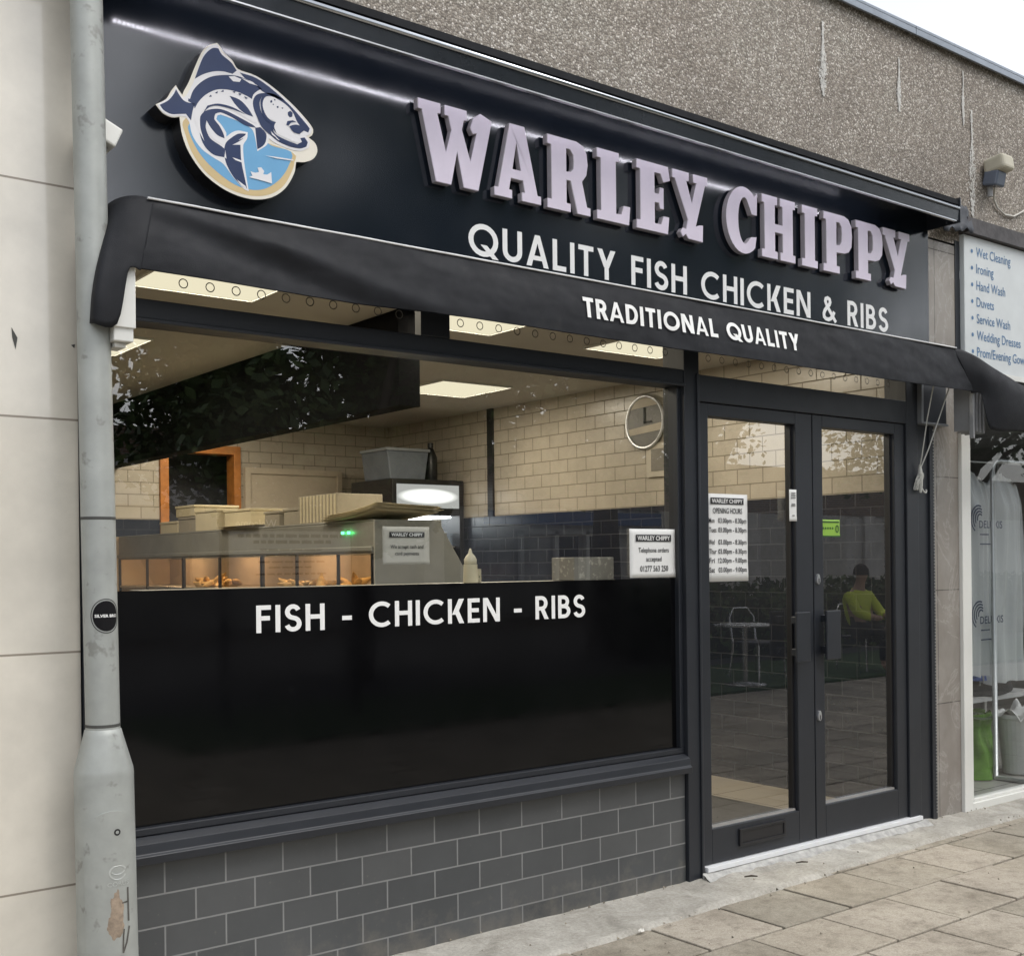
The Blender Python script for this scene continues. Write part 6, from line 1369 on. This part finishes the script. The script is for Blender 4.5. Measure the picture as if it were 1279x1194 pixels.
tree(7.4, -9.0, 2.0, 2.8, 6.2, 52000, 1, 'broad leafy street tree nearest the lamp post, reflected in the left of the window', .15)
tree(12.6, -10.2, 2.6, 3.0, 6.5, 20000, 2, 'tall street tree reflected in the middle of the window', .24)
tree(17.5, -12.5, 3.2, 3.4, 6.5, 15000, 3, 'tall street tree reflected above the doors', .2)
tree(24.5, -11.0, 3.0, 3.2, 6.0, 9000, 4, 'street tree farthest to the right, reflected at the edge of the doors', .2)
hg = MB(); rnd = random.Random(9)
for i in range(9000):
    p = Vector((rnd.uniform(11.5, 26), -8.4 + rnd.uniform(-.5, .5), rnd.random() ** .6 * (1.05 + .12 * math.sin(rnd.random() * 6))))
    a = Vector((rnd.gauss(0, 1), rnd.gauss(0, 1), rnd.gauss(0, 1))).normalized() * .07; b = a.cross(Vector((rnd.gauss(0, 1), rnd.gauss(0, 1), rnd.gauss(0, 1)))).normalized() * .045
    hg.quad(p - a, p - b, p + a, p + b)
hd_ = thing('hedge', 'low green hedge across the pavement, reflected in the door glass', 'hedge', (18, -8.4, 0))
hg.build('leaves', LEAF, hd_)
box(11.7, 25.8, -8.75, -8.05, -.02, .85).build('core', pmat('hedge_core', (0.012, 0.02, 0.008), 0.9), hd_)

# a seated person in a hi-vis jacket, seen only as a reflection in the right door
PXp, PYp = 12.75, -5.45
chm = pmat('chair_metal', (0.6, 0.6, 0.6), 0.25, metal=0.9)
def chair(x, y, label, face):
    t = thing('cafe_chair', label, 'chair', (x, y, 0), 'metal cafe chairs on the lawn edge')
    s = face
    box(x - .22, x + .22, y - .22, y + .22, .44, .465).build('seat', pmat('seat_' + str(int(x * 10)), (0.02, 0.02, 0.025), 0.5), t, bevel=0.01)
    for dx in (-.21, .21):
        for dy in (-.2, .2):
            MB().tube([(x + dx, y + dy, .44), (x + dx * 1.15, y + dy * 1.15, .03)], .013, 8).build('leg', chm, t)
    MB().tube([(x - .21, y - s * .2, .44), (x - .22, y - s * .25, .75), (x - .12, y - s * .27, .86), (x + .12, y - s * .27, .86), (x + .22, y - s * .25, .75), (x + .21, y - s * .2, .44)], .013, 8).build('back_rail', chm, t, smooth=True)
chair(PXp, PYp, 'metal cafe chair the person in the hi-vis jacket sits on', 1)
chair(11.0, -5.7, 'empty metal cafe chair reflected in the left door', 1)
tt2 = thing('cafe_table', 'round metal cafe table reflected in the left door', 'table', (10.2, -5.2, 0))
MB().lathe([(.34, .70), (.35, .705), (.35, .72), (.34, .725)], (10.2, -5.2, 0), 28).build('top', chm, tt2)
MB().tube([(10.2, -5.2, .03), (10.2, -5.2, .70)], .03, 12).build('pedestal', chm, tt2)
MB().lathe([(.24, .03), (.24, .045), (.04, .07)], (10.2, -5.2, 0), 24).build('base', chm, tt2)
def skin(name, nodes, edges, mat, parent, root=0):
    off = parent.location
    me = bpy.data.meshes.new(name)
    me.from_pydata([tuple(Vector(p) - off) for p, r in nodes], edges, [])
    me.materials.append(mat)
    o = bpy.data.objects.new(name, me); COL.objects.link(o); o.parent = parent
    md = o.modifiers.new('skin', 'SKIN'); md.use_smooth_shade = True
    if not me.skin_vertices: me.attributes  # layer comes with the modifier below
    sv = me.skin_vertices[0].data if me.skin_vertices else None
    if sv:
        for i, (p, r) in enumerate(nodes):
            sv[i].radius = r if isinstance(r, tuple) else (r, r)
            sv[i].use_root = i == root
    sb = o.modifiers.new('sub', 'SUBSURF'); sb.levels = 2; sb.render_levels = 2
    return o
pr = thing('person', 'person in a hi-vis yellow jacket sitting on a chair, reflected in the right door', 'person', (PXp, PYp, 0))
x, y = PXp, PYp
HV = pmat('hi_vis', (0.62, 0.72, 0.04), 0.6, var=0.08); SK = pmat('skin_tone', (0.42, 0.26, 0.19), 0.55); TR_ = pmat('trousers', (0.02, 0.022, 0.03), 0.8); HR = pmat('hair_dark', (0.03, 0.022, 0.016), 0.7)
body = skin('body', [((x, y - .03, .52), .15), ((x, y - .08, .78), .15), ((x, y - .08, 1.0), .15), ((x, y - .05, 1.08), .06), ((x, y - .02, 1.17), .065), ((x, y, 1.27), .085), ((x, y + .0, 1.33), .06),
      ((x - .19, y - .06, .98), .065), ((x - .24, y + .10, .76), .05), ((x - .12, y + .30, .70), .04), ((x - .08, y + .36, .70), .03),
      ((x + .19, y - .06, .98), .065), ((x + .24, y + .10, .76), .05), ((x + .12, y + .30, .70), .04), ((x + .08, y + .36, .70), .03),
      ((x - .10, y + .08, .55), .085), ((x - .12, y + .42, .55), .065), ((x - .12, y + .40, .12), .05), ((x - .12, y + .52, .06), .04),
      ((x + .10, y + .08, .55), .085), ((x + .12, y + .42, .55), .065), ((x + .12, y + .40, .12), .05), ((x + .12, y + .52, .06), .04)],
     [(0, 1), (1, 2), (2, 3), (3, 4), (4, 5), (5, 6), (2, 7), (7, 8), (8, 9), (9, 10), (2, 11), (11, 12), (12, 13), (13, 14), (0, 15), (15, 16), (16, 17), (17, 18), (0, 19), (19, 20), (20, 21), (21, 22)], SK, pr)
skin('jacket', [((x, y - .03, .54), .165), ((x, y - .08, .78), .168), ((x, y - .08, 1.0), .165), ((x, y - .055, 1.06), .085), ((x - .19, y - .06, .98), .08), ((x - .24, y + .10, .76), .066), ((x - .14, y + .26, .70), .055), ((x + .19, y - .06, .98), .08), ((x + .24, y + .10, .76), .066), ((x + .14, y + .26, .70), .055)],
     [(0, 1), (1, 2), (2, 3), (2, 4), (4, 5), (5, 6), (2, 7), (7, 8), (8, 9)], HV, pr)
skin('trousers', [((x, y - .03, .52), .16), ((x - .10, y + .08, .55), .098), ((x - .12, y + .42, .55), .078), ((x - .12, y + .40, .14), .064), ((x + .10, y + .08, .55), .098), ((x + .12, y + .42, .55), .078), ((x + .12, y + .40, .14), .064)],
     [(0, 1), (1, 2), (2, 3), (0, 4), (4, 5), (5, 6)], TR_, pr)
MB().grid(lambda u, v: (x + .098 * math.sin(v * 1.75) * math.cos(2 * math.pi * u), y - .015 + .105 * math.sin(v * 1.75) * math.sin(2 * math.pi * u), 1.265 + .125 * math.cos(v * 1.75)), 24, 8).build('hair', HR, pr, smooth=True)
